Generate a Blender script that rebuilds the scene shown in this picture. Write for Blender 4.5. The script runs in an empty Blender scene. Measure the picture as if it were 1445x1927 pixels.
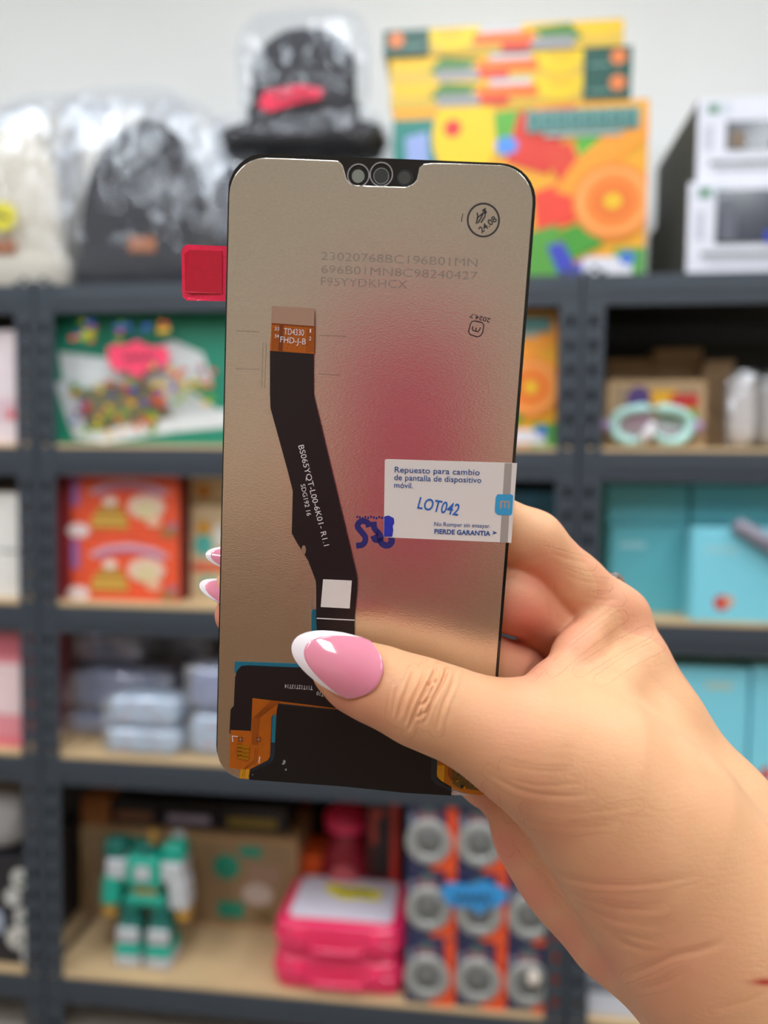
import bpy, bmesh, math, random
import numpy as np
from mathutils import Vector, Matrix, noise as mnoise

random.seed(7)
scene = bpy.context.scene
COL = scene.collection

# ------------------------------------------------------------------ camera
F_PX, CX, CY = 1450.0, 722.5, 963.5           # focal length and centre for a 1445 x 1927 frame
CAM_Z = 1.12
YAW, PITCH, ROLL = -0.11451, -0.05627, 0.00952
_fwd = Vector((math.sin(YAW) * math.cos(PITCH), math.cos(YAW) * math.cos(PITCH), math.sin(PITCH)))
_r0 = Vector((math.cos(YAW), -math.sin(YAW), 0))
_u0 = _r0.cross(_fwd)
_right = _r0 * math.cos(ROLL) + _u0 * math.sin(ROLL)
_up = -_r0 * math.sin(ROLL) + _u0 * math.cos(ROLL)
CAM = Vector((0, 0, CAM_Z))
CM = Matrix(((_right.x, _up.x, -_fwd.x, CAM.x), (_right.y, _up.y, -_fwd.y, CAM.y),
             (_right.z, _up.z, -_fwd.z, CAM.z), (0, 0, 0, 1)))
cam_data = bpy.data.cameras.new('camera')
cam_data.sensor_width = 36.0
cam_data.lens = F_PX / 1927.0 * 36.0
cam_data.clip_start = 0.01
cam_data.dof.use_dof = True
cam_data.dof.focus_distance = 0.197
cam_data.dof.aperture_fstop = cam_data.lens / 3.9        # 3.9 mm pupil
cam = bpy.data.objects.new('camera', cam_data)
COL.objects.link(cam)
cam.matrix_world = CM
scene.camera = cam

# ------------------------------------------------------------------ world, exposure
world = bpy.data.worlds.new('world')
scene.world = world
world.use_nodes = True
world.node_tree.nodes['Background'].inputs[0].default_value = (0.9, 0.95, 1.0, 1)
world.node_tree.nodes['Background'].inputs[1].default_value = 0.25
scene.view_settings.view_transform = 'Standard'
scene.view_settings.look = 'None'
scene.view_settings.exposure = 0.0
scene.view_settings.gamma = 1.0
scene.view_settings.use_curve_mapping = False
LAMP_STRENGTH = 19.0

# ------------------------------------------------------------------ helpers
def lin(c):
    out = []
    for v in c:
        v = v / 255.0
        out.append(v / 12.92 if v <= 0.04045 else ((v + 0.055) / 1.055) ** 2.4)
    return tuple(out)

_mats = {}
def mat(name, rgb=(128, 128, 128), rough=0.5, metal=0.0, var=0.06, scale=40.0, bump=0.0, bscale=200.0,
        alpha=1.0, trans=0.0, spec=0.5, coat=0.0, emit=None, sss=0.0):
    if name in _mats:
        return _mats[name]
    m = bpy.data.materials.new(name)
    m.use_nodes = True
    nt = m.node_tree
    b = nt.nodes['Principled BSDF']
    c = lin(rgb)
    tc = nt.nodes.new('ShaderNodeTexCoord')
    if var > 0:
        nz = nt.nodes.new('ShaderNodeTexNoise')
        nz.inputs['Scale'].default_value = scale
        nz.inputs['Detail'].default_value = 3
        nt.links.new(tc.outputs['Object'], nz.inputs['Vector'])
        mx = nt.nodes.new('ShaderNodeMix')
        mx.data_type = 'RGBA'
        mx.inputs[6].default_value = tuple(max(0, v * (1 - var)) for v in c) + (1,)
        mx.inputs[7].default_value = tuple(min(1, v * (1 + var)) for v in c) + (1,)
        nt.links.new(nz.outputs['Fac'], mx.inputs[0])
        nt.links.new(mx.outputs[2], b.inputs['Base Color'])
    else:
        b.inputs['Base Color'].default_value = c + (1,)
    b.inputs['Roughness'].default_value = rough
    b.inputs['Metallic'].default_value = metal
    b.inputs['Alpha'].default_value = alpha
    b.inputs['Transmission Weight'].default_value = trans
    b.inputs['Specular IOR Level'].default_value = spec
    b.inputs['Coat Weight'].default_value = coat
    b.inputs['Coat Roughness'].default_value = 0.08
    if sss > 0:
        b.inputs['Subsurface Weight'].default_value = sss
        b.inputs['Subsurface Radius'].default_value = (1.0, 0.35, 0.2)
        b.inputs['Subsurface Scale'].default_value = 0.003
    if emit is not None:
        b.inputs['Emission Color'].default_value = c + (1,)
        b.inputs['Emission Strength'].default_value = emit
    if bump > 0:
        n2 = nt.nodes.new('ShaderNodeTexNoise')
        n2.inputs['Scale'].default_value = bscale
        n2.inputs['Detail'].default_value = 4
        nt.links.new(tc.outputs['Object'], n2.inputs['Vector'])
        bp = nt.nodes.new('ShaderNodeBump')
        bp.inputs['Strength'].default_value = bump
        bp.inputs['Distance'].default_value = 0.002
        nt.links.new(n2.outputs['Fac'], bp.inputs['Height'])
        nt.links.new(bp.outputs['Normal'], b.inputs['Normal'])
    _mats[name] = m
    return m

def paint(rgb, rough=0.45):
    return mat('print_%02x%02x%02x' % tuple(int(v) for v in rgb), rgb, rough, var=0.03)

class MB:
    """collects faces; one material index for each face"""
    def __init__(self):
        self.v, self.f, self.mi, self.mats, self.sm = [], [], [], [], False
    def _m(self, m):
        if m not in self.mats:
            self.mats.append(m)
        return self.mats.index(m)
    def poly(self, pts, m):
        n = len(self.v)
        self.v += [tuple(p) for p in pts]
        self.f.append(tuple(range(n, n + len(pts))))
        self.mi.append(self._m(m))
    def prism(self, bottom, top, m, sides=None):
        n = len(self.v); k = len(bottom)
        self.v += [tuple(p) for p in bottom] + [tuple(p) for p in top]
        i = self._m(m)
        self.f.append(tuple(range(n + k - 1, n - 1, -1))); self.mi.append(i)
        self.f.append(tuple(range(n + k, n + 2 * k))); self.mi.append(i)
        j = self._m(sides) if sides else i
        for a in range(k):
            b = (a + 1) % k
            self.f.append((n + a, n + b, n + k + b, n + k + a)); self.mi.append(j)
    def box(self, x0, x1, y0, y1, z0, z1, m):
        self.prism([(x0, y0, z0), (x1, y0, z0), (x1, y1, z0), (x0, y1, z0)],
                   [(x0, y0, z1), (x1, y0, z1), (x1, y1, z1), (x0, y1, z1)], m)
    def tube(self, pts, r, m, n=10, caps=True):
        pts = [Vector(p) for p in pts]
        rs = r if isinstance(r, (list, tuple)) else [r] * len(pts)
        rings = []
        ref = Vector((0, 0, 1))
        for k, p in enumerate(pts):
            d = (pts[min(k + 1, len(pts) - 1)] - pts[max(k - 1, 0)]).normalized()
            if abs(d.dot(ref)) > 0.95:
                ref = Vector((1, 0, 0))
            a = d.cross(ref).normalized(); b = d.cross(a)
            base = len(self.v)
            for q in range(n):
                t = 2 * math.pi * q / n
                self.v.append(tuple(p + (a * math.cos(t) + b * math.sin(t)) * rs[k]))
            rings.append(base)
        i = self._m(m)
        for a, b in zip(rings, rings[1:]):
            for q in range(n):
                self.f.append((a + q, a + (q + 1) % n, b + (q + 1) % n, b + q)); self.mi.append(i)
        if caps:
            self.f.append(tuple(range(rings[0] + n - 1, rings[0] - 1, -1))); self.mi.append(i)
            self.f.append(tuple(range(rings[-1], rings[-1] + n))); self.mi.append(i)
    def lathe(self, prof, m, n=24, axis='Z', c=(0, 0, 0), sx=1.0, sy=1.0):
        """prof: list of (radius, height)"""
        i = self._m(m); rings = []
        for r, h in prof:
            base = len(self.v)
            for q in range(n):
                t = 2 * math.pi * q / n
                a, b = r * math.cos(t) * sx, r * math.sin(t) * sy
                if axis == 'Z': p = (c[0] + a, c[1] + b, c[2] + h)
                elif axis == 'Y': p = (c[0] + a, c[1] + h, c[2] + b)
                else: p = (c[0] + h, c[1] + a, c[2] + b)
                self.v.append(p)
            rings.append(base)
        for a, b in zip(rings, rings[1:]):
            for q in range(n):
                self.f.append((a + q, a + (q + 1) % n, b + (q + 1) % n, b + q)); self.mi.append(i)
        self.f.append(tuple(range(rings[0] + n - 1, rings[0] - 1, -1))); self.mi.append(i)
        self.f.append(tuple(range(rings[-1], rings[-1] + n))); self.mi.append(i)
    def build(self, name, parent=None, smooth=False, bevel=0.0, seg=2, recalc=True, local=False):
        me = bpy.data.meshes.new(name)
        me.from_pydata(self.v, [], self.f)
        for m in self.mats:
            me.materials.append(m)
        me.polygons.foreach_set('material_index', self.mi)
        if recalc:
            bm = bmesh.new(); bm.from_mesh(me)
            bmesh.ops.recalc_face_normals(bm, faces=bm.faces)
            bm.to_mesh(me); bm.free()
        if smooth:
            me.polygons.foreach_set('use_smooth', [True] * len(me.polygons))
        o = bpy.data.objects.new(name, me)
        COL.objects.link(o)
        if parent is not None:
            o.parent = parent
            if not local:                    # vertices are in scene coordinates
                o.matrix_parent_inverse = Matrix.Translation(-WLOC(parent))
        if bevel > 0:
            bv = o.modifiers.new('bevel', 'BEVEL')
            bv.width = bevel; bv.segments = seg; bv.limit_method = 'ANGLE'
        return o

def WLOC(o):
    p = Vector((0, 0, 0))
    while o is not None:
        p = p + o.matrix_parent_inverse.to_translation() + o.location
        o = o.parent
    return p

def tag(o, label, cat, group=None, kind=None):
    o['label'] = label
    if cat: o['category'] = cat
    if group: o['group'] = group
    if kind: o['kind'] = kind
    return o

def thing(name, label, cat, loc=(0, 0, 0), group=None):
    e = bpy.data.objects.new(name, None)
    e.empty_display_size = 0.05
    COL.objects.link(e)
    e.location = loc
    return tag(e, label, cat, group)

def ray(px, py):
    return _right * ((px - CX) / F_PX) + _up * (-(py - CY) / F_PX) + _fwd
def P(px, py, y):
    """point of the scene on the plane Y = y that a sight line through the photo meets"""
    d = ray(px, py)
    return CAM + d * (y / d.y)
def XZ(px, py, y):
    p = P(px, py, y); return p.x, p.z

def ell(cx, cy, rx, ry=None, n=20, a0=0.0, a1=2 * math.pi):
    ry = rx if ry is None else ry
    full = abs(a1 - a0) > 6.28
    return [(cx + rx * math.cos(a0 + (a1 - a0) * i / (n if full else n - 1)),
             cy + ry * math.sin(a0 + (a1 - a0) * i / (n if full else n - 1))) for i in range(n)]
def rect(x0, y0, x1, y1):
    return [(x0, y0), (x1, y0), (x1, y1), (x0, y1)]
def band(pts, w):
    """strip of width w along a polyline"""
    L, R = [], []
    for i, p in enumerate(pts):
        a = pts[max(i - 1, 0)]; b = pts[min(i + 1, len(pts) - 1)]
        dx, dy = b[0] - a[0], b[1] - a[1]
        l = math.hypot(dx, dy) or 1
        nx, ny = -dy / l * w / 2, dx / l * w / 2
        L.append((p[0] + nx, p[1] + ny)); R.append((p[0] - nx, p[1] - ny))
    return L + R[::-1]
def curve(pts, it=2):
    for _ in range(it):
        q = [pts[0]]
        for a, b in zip(pts, pts[1:]):
            q += [(a[0] * .75 + b[0] * .25, a[1] * .75 + b[1] * .25), (a[0] * .25 + b[0] * .75, a[1] * .25 + b[1] * .75)]
        pts = q + [pts[-1]]
    return pts
def burst(cx, cy, rx, ry, n=9, k=0.82):
    return [(cx + rx * (1 if i % 2 == 0 else k) * math.cos(math.pi * i / n), cy + ry * (1 if i % 2 == 0 else k) * math.sin(math.pi * i / n)) for i in range(2 * n)]

def clip(poly, x0, y0, x1, y1):
    for ax, lim, s in ((0, x0, 1), (0, x1, -1), (1, y0, 1), (1, y1, -1)):
        out = []
        for i, p in enumerate(poly):
            q = poly[(i + 1) % len(poly)]
            a, b = (p[ax] - lim) * s, (q[ax] - lim) * s
            if a >= 0: out.append(p)
            if (a >= 0) != (b >= 0):
                t = a / (a - b)
                out.append((p[0] + (q[0] - p[0]) * t, p[1] + (q[1] - p[1]) * t))
        poly = out
        if not poly: break
    return poly

def picture(parent, x0, x1, z0, z1, y, shapes, name='printed_picture', step=0.0002):
    """flat print on a face that looks towards -Y; shapes in 0..1 face units, v down"""
    m = MB(); k = 0
    for pts, rgb in shapes:
        pts = clip(pts, 0, 0, 1, 1)
        k += 1
        if len(pts) < 3: continue
        m.poly([(x0 + (x1 - x0) * u, y - 0.0004 - step * k, z1 - (z1 - z0) * v) for u, v in pts][::-1], paint(rgb))
    return m.build(name, parent, recalc=False)
# ------------------------------------------------------------------ the shop: room shell and ceiling lamps
SH_Y = 1.370                       # front plane of the shelving
SH_X = (-0.8181, 0.1819)           # seams between the three shelving units
BEAM = [CAM_Z + h for h in (0.3357, 0.0335, -0.2660, -0.5617, -1.0005)]   # top edges of the beams
DEPTH = 0.42
WALL_Y = SH_Y + DEPTH + 0.02
RX0, RX1, RY0, CEIL = -3.4, 3.0, -3.6, 2.75
m_wall = mat('wall_paint', (232, 234, 234), 0.85, var=0.02, scale=3, bump=0.05, bscale=300)
m_warm = mat('side_wall_paint', (208, 197, 180), 0.85, var=0.03, scale=3)
m_ceil = mat('ceiling_paint', (235, 235, 232), 0.9, var=0.02, scale=3)
m_tile = mat('floor_tile', (158, 150, 140), 0.35, var=0.05, scale=6)

def shell(name, x0, x1, y0, y1, z0, z1, m):
    b = MB(); b.box(x0, x1, y0, y1, z0, z1, m)
    o = b.build(name); o['kind'] = 'structure'; return o
fl = shell('floor', RX0, RX1, RY0, WALL_Y, -0.06, -0.006, mat('floor_grout', (150, 146, 140), 0.8))
tm = None; k = 0
TS = 0.4
nx, ny = int((RX1 - RX0) / TS), int((WALL_Y - RY0) / TS)
for i in range(nx):
    for j in range(ny):
        if tm is None:
            b = MB(); b.box(0.002, TS - 0.002, 0.002, TS - 0.002, -0.0059, 0, m_tile)
            t = b.build('floor_tile', fl, bevel=0.0015); tm = t.data
        else:
            t = bpy.data.objects.new('floor_tile', tm); COL.objects.link(t); t.parent = fl
        t.location = (RX0 + i * TS, WALL_Y - (j + 1) * TS, 0)
shell('ceiling', RX0, RX1, RY0, WALL_Y, CEIL, CEIL + 0.06, m_ceil)
shell('wall_back', RX0, RX1, WALL_Y, WALL_Y + 0.08, 0, CEIL, m_wall)
shell('wall_left', RX0 - 0.08, RX0, RY0, WALL_Y, 0, CEIL, m_warm)
shell('wall_right', RX1, RX1 + 0.08, RY0, WALL_Y, 0, CEIL, m_warm)
shell('wall_front', RX0, RX1, RY0 - 0.08, RY0, 0, CEIL, m_warm)

m_lamp_body = mat('lamp_body', (235, 235, 235), 0.5, var=0)
m_lamp = mat('lamp_diffuser', (244, 250, 255), 0.5, var=0, emit=LAMP_STRENGTH)
for (lx, ly, w, d, lab) in ((-1.5, 0.40, 0.3, 1.2, 'white ceiling lamp panel at the left, nearest the shelves'),
                            (-0.1, 0.40, 0.3, 1.2, 'white ceiling lamp panel above the camera'),
                            (1.4, 0.40, 0.3, 1.2, 'white ceiling lamp panel at the right, nearest the shelves'),
                            (-1.5, -1.30, 0.3, 1.2, 'white ceiling lamp panel at the left, behind the added counter'),
                            (-0.1, -1.30, 0.3, 1.2, 'added fill lamp panel in the middle, behind the added counter'),  # middle rear panel added as fill for the hand and shelf fronts
                            (1.4, -1.30, 0.3, 1.2, 'white ceiling lamp panel at the right, behind the added counter')):
    t = thing('ceiling_lamp', lab, 'lamp', (lx, ly, CEIL), 'ceiling lamps')
    b = MB(); b.box(lx - w / 2 - .02, lx + w / 2 + .02, ly - d / 2 - .02, ly + d / 2 + .02, CEIL - 0.04, CEIL - 0.001, m_lamp_body)
    b.build('lamp_body', t)
    b = MB(); b.box(lx - w / 2, lx + w / 2, ly - d / 2, ly + d / 2, CEIL - 0.046, CEIL - 0.041, m_lamp)
    b.build('diffuser', t)

# ------------------------------------------------------------------ shelving units
m_steel = mat('shelf_paint', (58, 66, 76), 0.42, var=0.05, scale=12)
m_mdf = mat('shelf_board', (206, 176, 134), 0.7, var=0.10, scale=25)
m_back_shade = mat('back_shade_paint', (34, 36, 40), 0.6, var=0.05)  # dark colour stands in for the deep shade inside the shelves
m_topboard_shade = mat('top_board_shade', (52, 54, 58), 0.6, var=0.05)  # board colour darkened to imitate the shade under the top shelf
PW, BH = 0.036, 0.052
_post = None
def post_mesh():
    b = MB(); H = BEAM[0] + 0.006
    t = 0.002
    b.box(0, 0.012, 0, t, 0, H, m_steel); b.box(0.022, PW, 0, t, 0, H, m_steel)
    z = 0.0; pitch = 0.042
    while z < H - 0.03:                       # ladder of slots in the front flange
        b.box(0.012, 0.022, 0, t, z, z + 0.022, m_steel); z += pitch
    b.box(0.012, 0.022, 0, t, z, H, m_steel)
    b.box(0, t, t, PW, 0, H, m_steel)          # side flange
    return b
def unit(x0, x1, label):
    global _post
    t = thing('shelf_unit', label, 'shelf', ((x0 + x1) / 2, SH_Y + DEPTH / 2, 0), 'dark grey metal shelving units')
    ctr = Vector(t.location)
    for (x, y, sx, sy) in ((x0 + 0.002, SH_Y, 1, 1), (x1 - 0.002, SH_Y, -1, 1), (x0 + 0.002, SH_Y + DEPTH, 1, -1), (x1 - 0.002, SH_Y + DEPTH, -1, -1)):
        if _post is None:
            o = post_mesh().build('post', t); _post = o.data
            o.matrix_parent_inverse = Matrix.Identity(4)
        else:
            o = bpy.data.objects.new('post', _post); COL.objects.link(o); o.parent = t
        o.location = Vector((x, y, 0)) - ctr; o.scale = (sx, sy, 1)
    for i, zt in enumerate(BEAM):
        for (ya, yb) in ((SH_Y + 0.0025, SH_Y + 0.014), (SH_Y + DEPTH - 0.014, SH_Y + DEPTH - 0.0025)):
            b = MB(); xa, xb = x0 + 0.006, x1 - 0.006
            b.box(xa, xb, ya, yb, zt - BH, zt, m_steel)
            b.box(xa, xb, ya - 0.0022 if ya < SH_Y + .1 else yb, ya if ya < SH_Y + .1 else yb + 0.0022, zt - BH * 0.62, zt - BH * 0.38, m_steel)
            b.build('beam', t, bevel=0.0015)
        b = MB(); up = 0.0 if i == 0 else 0.007
        b.box(x0 + 0.008, x1 - 0.008, SH_Y + 0.0145 if i == 0 else SH_Y + 0.004, SH_Y + DEPTH - 0.016, zt - 0.002 if i else zt - 0.012, zt + up, m_mdf if i else m_topboard_shade)
        b.build('shelf_board', t, bevel=0.001)
    b = MB(); b.box(x0 + 0.004, x1 - 0.004, SH_Y + DEPTH + 0.002, SH_Y + DEPTH + 0.006, BEAM[4] - BH, BEAM[0], m_back_shade); b.build('back_shade_panel', t)  # added dark sheet, takes the place of shade behind the goods
    return t
unit(SH_X[0] - 1.0, SH_X[0], 'dark grey metal shelving unit cut off at the left edge')
unit(SH_X[0], SH_X[1], 'dark grey metal shelving unit behind the phone screen')
unit(SH_X[1], SH_X[1] + 1.0, 'dark grey metal shelving unit behind the hand at the right')
TOP = [BEAM[0]] + [z + 0.007 for z in BEAM[1:]]      # surfaces the goods stand on

# unseen counter, added only to give the steel plate its brown reflection
m_wood = mat('added_counter_wood', (172, 136, 106), 0.5, var=0.15, scale=8)
cnt = thing('added_counter', 'unseen brown counter stand-in, added for the brown reflection in the lower steel plate', 'counter', (0, -0.8, 0))
b = MB(); b.box(-1.2, 1.2, -1.0, -0.50, 0.0, 0.90, m_wood); b.build('added_counter_body', cnt, bevel=.004)
b = MB(); b.box(-1.24, 1.24, -1.04, -0.46, 0.901, 0.94, m_wood); b.build('worktop', cnt, bevel=.006)
# ------------------------------------------------------------------ goods: helpers
def carton(name, label, cat, px, z0, y, depth, m, side=None, group=None, bevel=0.002, top_px=None, h=None, part='carton'):
    """an upright box: px = (x left, x right) in the photo, read at mid height; stands at z0, front face at Y = y"""
    pyt = top_px
    zt = z0 + h if h else XZ((px[0] + px[1]) / 2, pyt, y)[1]
    pym = CY - F_PX * 0.0
    # row of the photo at mid height of the front face
    zm = (z0 + zt) / 2
    d = (P(722, 700, y).z - P(722, 1300, y).z) / 600.0
    pym = 700 + (P(722, 700, y).z - zm) / d
    x0, x1 = XZ(px[0], pym, y)[0], XZ(px[1], pym, y)[0]
    t = thing(name, label, cat, ((x0 + x1) / 2, y + depth / 2, z0), group)
    b = MB(); b.box(x0, x1, y, y + depth, z0, zt, m)
    if side is not None:
        i = b._m(side)
        for f in range(2, 6):
            if f in (3, 5): b.mi[f] = i
    b.build(part, t, bevel=bevel)
    t['ext'] = (x0, x1, z0, zt, y)
    return t, (x0, x1, z0, zt, y)

def price_tag(label, shape_px, y, rgb, ink, parent_y=None, tilt=0.0, group='price tags', scribble=None):
    """a star-cut card, 0.6 mm thick, on the face of a box"""
    b = MB()
    fr = [P(px, py, y - 0.0016) for px, py in shape_px]
    bk = [p + Vector((0, 0.0008, 0)) for p in fr]
    b.prism(bk, fr, paint(rgb, 0.6))
    t = thing('price_tag', label, 'price tag', tuple(sum((p for p in fr), Vector()) / len(fr)), group)
    b.build('card', t)
    if scribble:
        q = MB()
        for a_, b_ in zip(scribble, scribble[1:]): q.poly([P(px, py, y - 0.0020) for px, py in band([a_, b_], ink)], paint((30, 30, 36)))
        q.build('handwriting', t, recalc=False)
    return t

def scrib(x0, y0, x1, y1, n, amp):
    pts = []
    for i in range(n + 1):
        t = i / n
        pts.append((x0 + (x1 - x0) * t, y0 + (y1 - y0) * t + (amp if i % 2 else -amp)))
    return pts

def film(name, rough, gloss, milk, bump, bscale):
    """thin clear film: mostly see-through, a mirror-like share and a little milkiness"""
    m = bpy.data.materials.new(name); m.use_nodes = True; nt = m.node_tree
    nt.nodes.remove(nt.nodes['Principled BSDF']); out = nt.nodes['Material Output']
    tr = nt.nodes.new('ShaderNodeBsdfTransparent'); tr.inputs[0].default_value = (.97, .98, 1, 1)
    gl = nt.nodes.new('ShaderNodeBsdfGlossy'); gl.inputs['Roughness'].default_value = rough; gl.inputs['Color'].default_value = (.93, .96, 1, 1)
    df = nt.nodes.new('ShaderNodeBsdfDiffuse'); df.inputs[0].default_value = (.8, .82, .85, 1)
    a = nt.nodes.new('ShaderNodeMixShader'); a.inputs[0].default_value = gloss; b = nt.nodes.new('ShaderNodeMixShader'); b.inputs[0].default_value = milk
    nt.links.new(tr.outputs[0], a.inputs[1]); nt.links.new(gl.outputs[0], a.inputs[2]); nt.links.new(a.outputs[0], b.inputs[1]); nt.links.new(df.outputs[0], b.inputs[2]); nt.links.new(b.outputs[0], out.inputs[0])
    tc = nt.nodes.new('ShaderNodeTexCoord'); n = nt.nodes.new('ShaderNodeTexNoise'); n.inputs['Scale'].default_value = bscale; n.inputs['Detail'].default_value = 3
    bp = nt.nodes.new('ShaderNodeBump'); bp.inputs['Strength'].default_value = bump; bp.inputs['Distance'].default_value = .01
    mpp = nt.nodes.new('ShaderNodeMapping'); mpp.inputs['Scale'].default_value = (1, 1, .35); mpp.inputs['Rotation'].default_value = (0, .25, 0)
    nt.links.new(tc.outputs['Object'], mpp.inputs['Vector']); nt.links.new(mpp.outputs['Vector'], n.inputs['Vector']); nt.links.new(n.outputs['Fac'], bp.inputs['Height']); nt.links.new(bp.outputs['Normal'], gl.inputs['Normal'])
    return m
m_bag = film('clear_plastic_bag', 0.10, 0.06, 0.03, 0.9, 30)
m_dark_knit = mat('dark_knit', (40, 43, 52), 0.9, var=0.25, scale=120, bump=0.6, bscale=260)
m_beige_knit = mat('beige_knit', (214, 206, 190), 0.9, var=0.12, scale=120, bump=0.6, bscale=260)
m_leather = mat('leather_patch', (170, 104, 66), 0.6)

def blob_mesh(cx, cy, cz, sx, sy, sz, m, name, parent, pw=2.6, seed=0, rough=0.06, n=28, k=18, pinch=0.0, crumple=0.0):
    """superellipsoid with a crumpled skin"""
    rnd = random.Random(seed)
    ph = [rnd.uniform(0, 6.28) for _ in range(8)]
    b = MB()
    def sg(v, p): return math.copysign(abs(v) ** p, v)
    e = 2.0 / pw
    i = b._m(m); rows = []
    for a in range(k + 1):
        t = -math.pi / 2 + math.pi * a / k
        row = []
        for q in range(n):
            u = 2 * math.pi * q / n
            x = sg(math.cos(t), e) * sg(math.cos(u), e); y = sg(math.cos(t), e) * sg(math.sin(u), e); z = sg(math.sin(t), e)
            r = 1 + rough * (math.sin(5 * u + 3 * z + ph[0]) + math.sin(9 * u - 5 * z + ph[1]) * 0.7 + math.sin(14 * z + 4 * u + ph[2]) * 0.6) * math.cos(t)
            if crumple > 0:
                ns = mnoise.ridged_multi_fractal(Vector((x * 2.6 + z * .5 + seed * 3.1, y * 1.7, z * .75 + seed)), 0.9, 2.1, 4, 1.0, 2.0)
                r += crumple * (ns - 1.0)
            row.append(len(b.v)); b.v.append((cx + sx * x * r, cy + sy * y * r * (1 - pinch * ((z + 1) / 2) ** 2.5), cz + sz * z))
        rows.append(row)
    for a in range(k):
        for q in range(n):
            b.f.append((rows[a][q], rows[a][(q + 1) % n], rows[a + 1][(q + 1) % n], rows[a + 1][q])); b.mi.append(i)
    return b.build(name, parent, smooth=True)

def beanie(label, px0, px1, py_top, z0, y, m, thick=0.09, patch=None, bag=1.08, seed=1, group='bagged knit hats', flat=False, bag_top=None):
    """knit hat standing on its cuff in a clear bag"""
    zt = XZ((px0 + px1) / 2, py_top, y)[1]
    d = (P(722, 0, y).z - P(722, 500, y).z) / 500.0
    pym = (P(722, 0, y).z - (z0 + zt) / 2) / d
    x0, x1 = XZ(px0, pym, y)[0], XZ(px1, pym, y)[0]
    cx, w, h = (x0 + x1) / 2, (x1 - x0) / 2, zt - z0
    yc = y + thick / 2
    t = thing('knit_hat', label, 'hat', (cx, yc, z0), group)
    b = MB(); prof = []
    nst = 22
    for i in range(nst + 1):
        s = i / nst
        if flat: r = (1 - max(0, (s - 0.55) / 0.45) ** 2.5 * 0.55)
        else: r = math.sqrt(max(0.0, 1 - max(0.0, (s - 0.30) / 0.70) ** 2.2)) * (1 - 0.06 * s)
        prof.append((max(r, 0.02) * w * 0.93, 0.003 + s * (h - 0.006)))
    b.lathe(prof, m, n=56, c=(cx, yc, z0), sy=thick * 0.42 / w)
    o = b.build('crown', t, smooth=True)
    c = MB(); hc = h * 0.22                       # turned up cuff with ribs
    prof = [(w * 0.93, 0.002), (w * 1.0, 0.006), (w * 1.0, hc - 0.006), (w * 0.94, hc)]
    c.lathe(prof, m, n=56, c=(cx, yc, z0), sy=thick * 0.45 / w)
    c.build('cuff', t, smooth=True)
    if patch:
        q = MB(); a = [P(px, py, y + thick * 0.02) for px, py in patch]
        q.prism([p + Vector((0, 0.003, 0)) for p in a], a, m_leather); q.build('leather_patch', t)
    # the bag around it
    hb = (h * bag if bag_top is None else XZ((px0 + px1) / 2, bag_top, y)[1] - z0)
    blob_mesh(cx, yc, z0 + hb / 2 + 0.001, w * 1.12, thick * 0.62, hb / 2, m_bag, 'plastic_bag', t, pw=4.0, seed=seed, rough=0.02, n=96, k=60, crumple=.07, pinch=.3)
    return t

# ------------------------------------------------------------------ top row
Z = TOP[0]
YT = SH_Y + 0.03
beanie('beige knit hat in a clear bag at the left edge, yellow sticker on it', -110, 112, 215, Z, YT + .02, m_beige_knit, seed=3,
       patch=rect(-30, 452, 28, 478), bag_top=185)
price_tag('yellow round sticker on the beige bagged hat', ell(4, 407, 26, 27), YT + .016, (238, 226, 40), 5, scribble=scrib(-12, 400, 18, 412, 6, 4))
beanie('dark grey knit hat in a clear bag with a brown leather patch', 118, 392, 200, Z, YT, m_dark_knit, seed=5, patch=rect(242, 445, 292, 474), bag_top=172)
beanie('beige knit hat in a crumpled bag behind the dark grey hat', 95, 345, 185, Z, YT + 0.16, m_beige_knit, seed=8, bag_top=150)
beanie('beige knit hat in a bag against the wall, behind the beige sticker hat', -20, 190, 190, Z, YT + 0.27, m_beige_knit, seed=15, bag_top=165)
beanie('black knit hat in a glossy bag just left of the phone screen', 372, 500, 300, Z, YT + 0.03, m_dark_knit, seed=9, flat=True, bag_top=275)
beanie('black knit hat in a glossy bag directly behind the top of the screen', 535, 735, 305, Z, YT + 0.05, m_dark_knit, seed=12, flat=True, bag_top=290)
zf = XZ(560, 292, YT + .06)[1]
t = thing('knit_hat', 'black knit hat lying flat in its bag, under the topmost hat', 'hat', (XZ(560, 260, YT)[0], YT + .08, zf), 'bagged knit hats')
xa, xb = XZ(395, 250, YT + .04)[0], XZ(725, 250, YT + .04)[0]; zt = XZ(560, 208, YT + .04)[1]
blob_mesh((xa + xb) / 2, YT + 0.10, (zf + zt) / 2, (xb - xa) * .47, 0.075, (zt - zf) * .40, m_dark_knit, 'crown', t, pw=3.2, seed=4, rough=0.03)
blob_mesh((xa + xb) / 2, YT + 0.10, (zf + zt) / 2, (xb - xa) * .51, 0.088, (zt - zf) * .50, m_bag, 'plastic_bag', t, pw=4, seed=6, rough=0.02, n=96, k=40, crumple=.08)
beanie('black knit hat in a clear bag topping the pile, pink tag on it', 455, 672, 35, zt + 0.001, YT + .06, m_dark_knit, seed=21, flat=True, bag_top=2, thick=0.08)
price_tag('pink star-cut price tag on the topmost bagged hat', [(486, 200), (497, 172), (530, 166), (560, 160), (590, 164), (610, 168), (602, 184), (570, 190), (530, 202), (505, 210)], YT + .055, (238, 44, 84), 4, scribble=scrib(515, 186, 585, 178, 8, 5))

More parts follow.
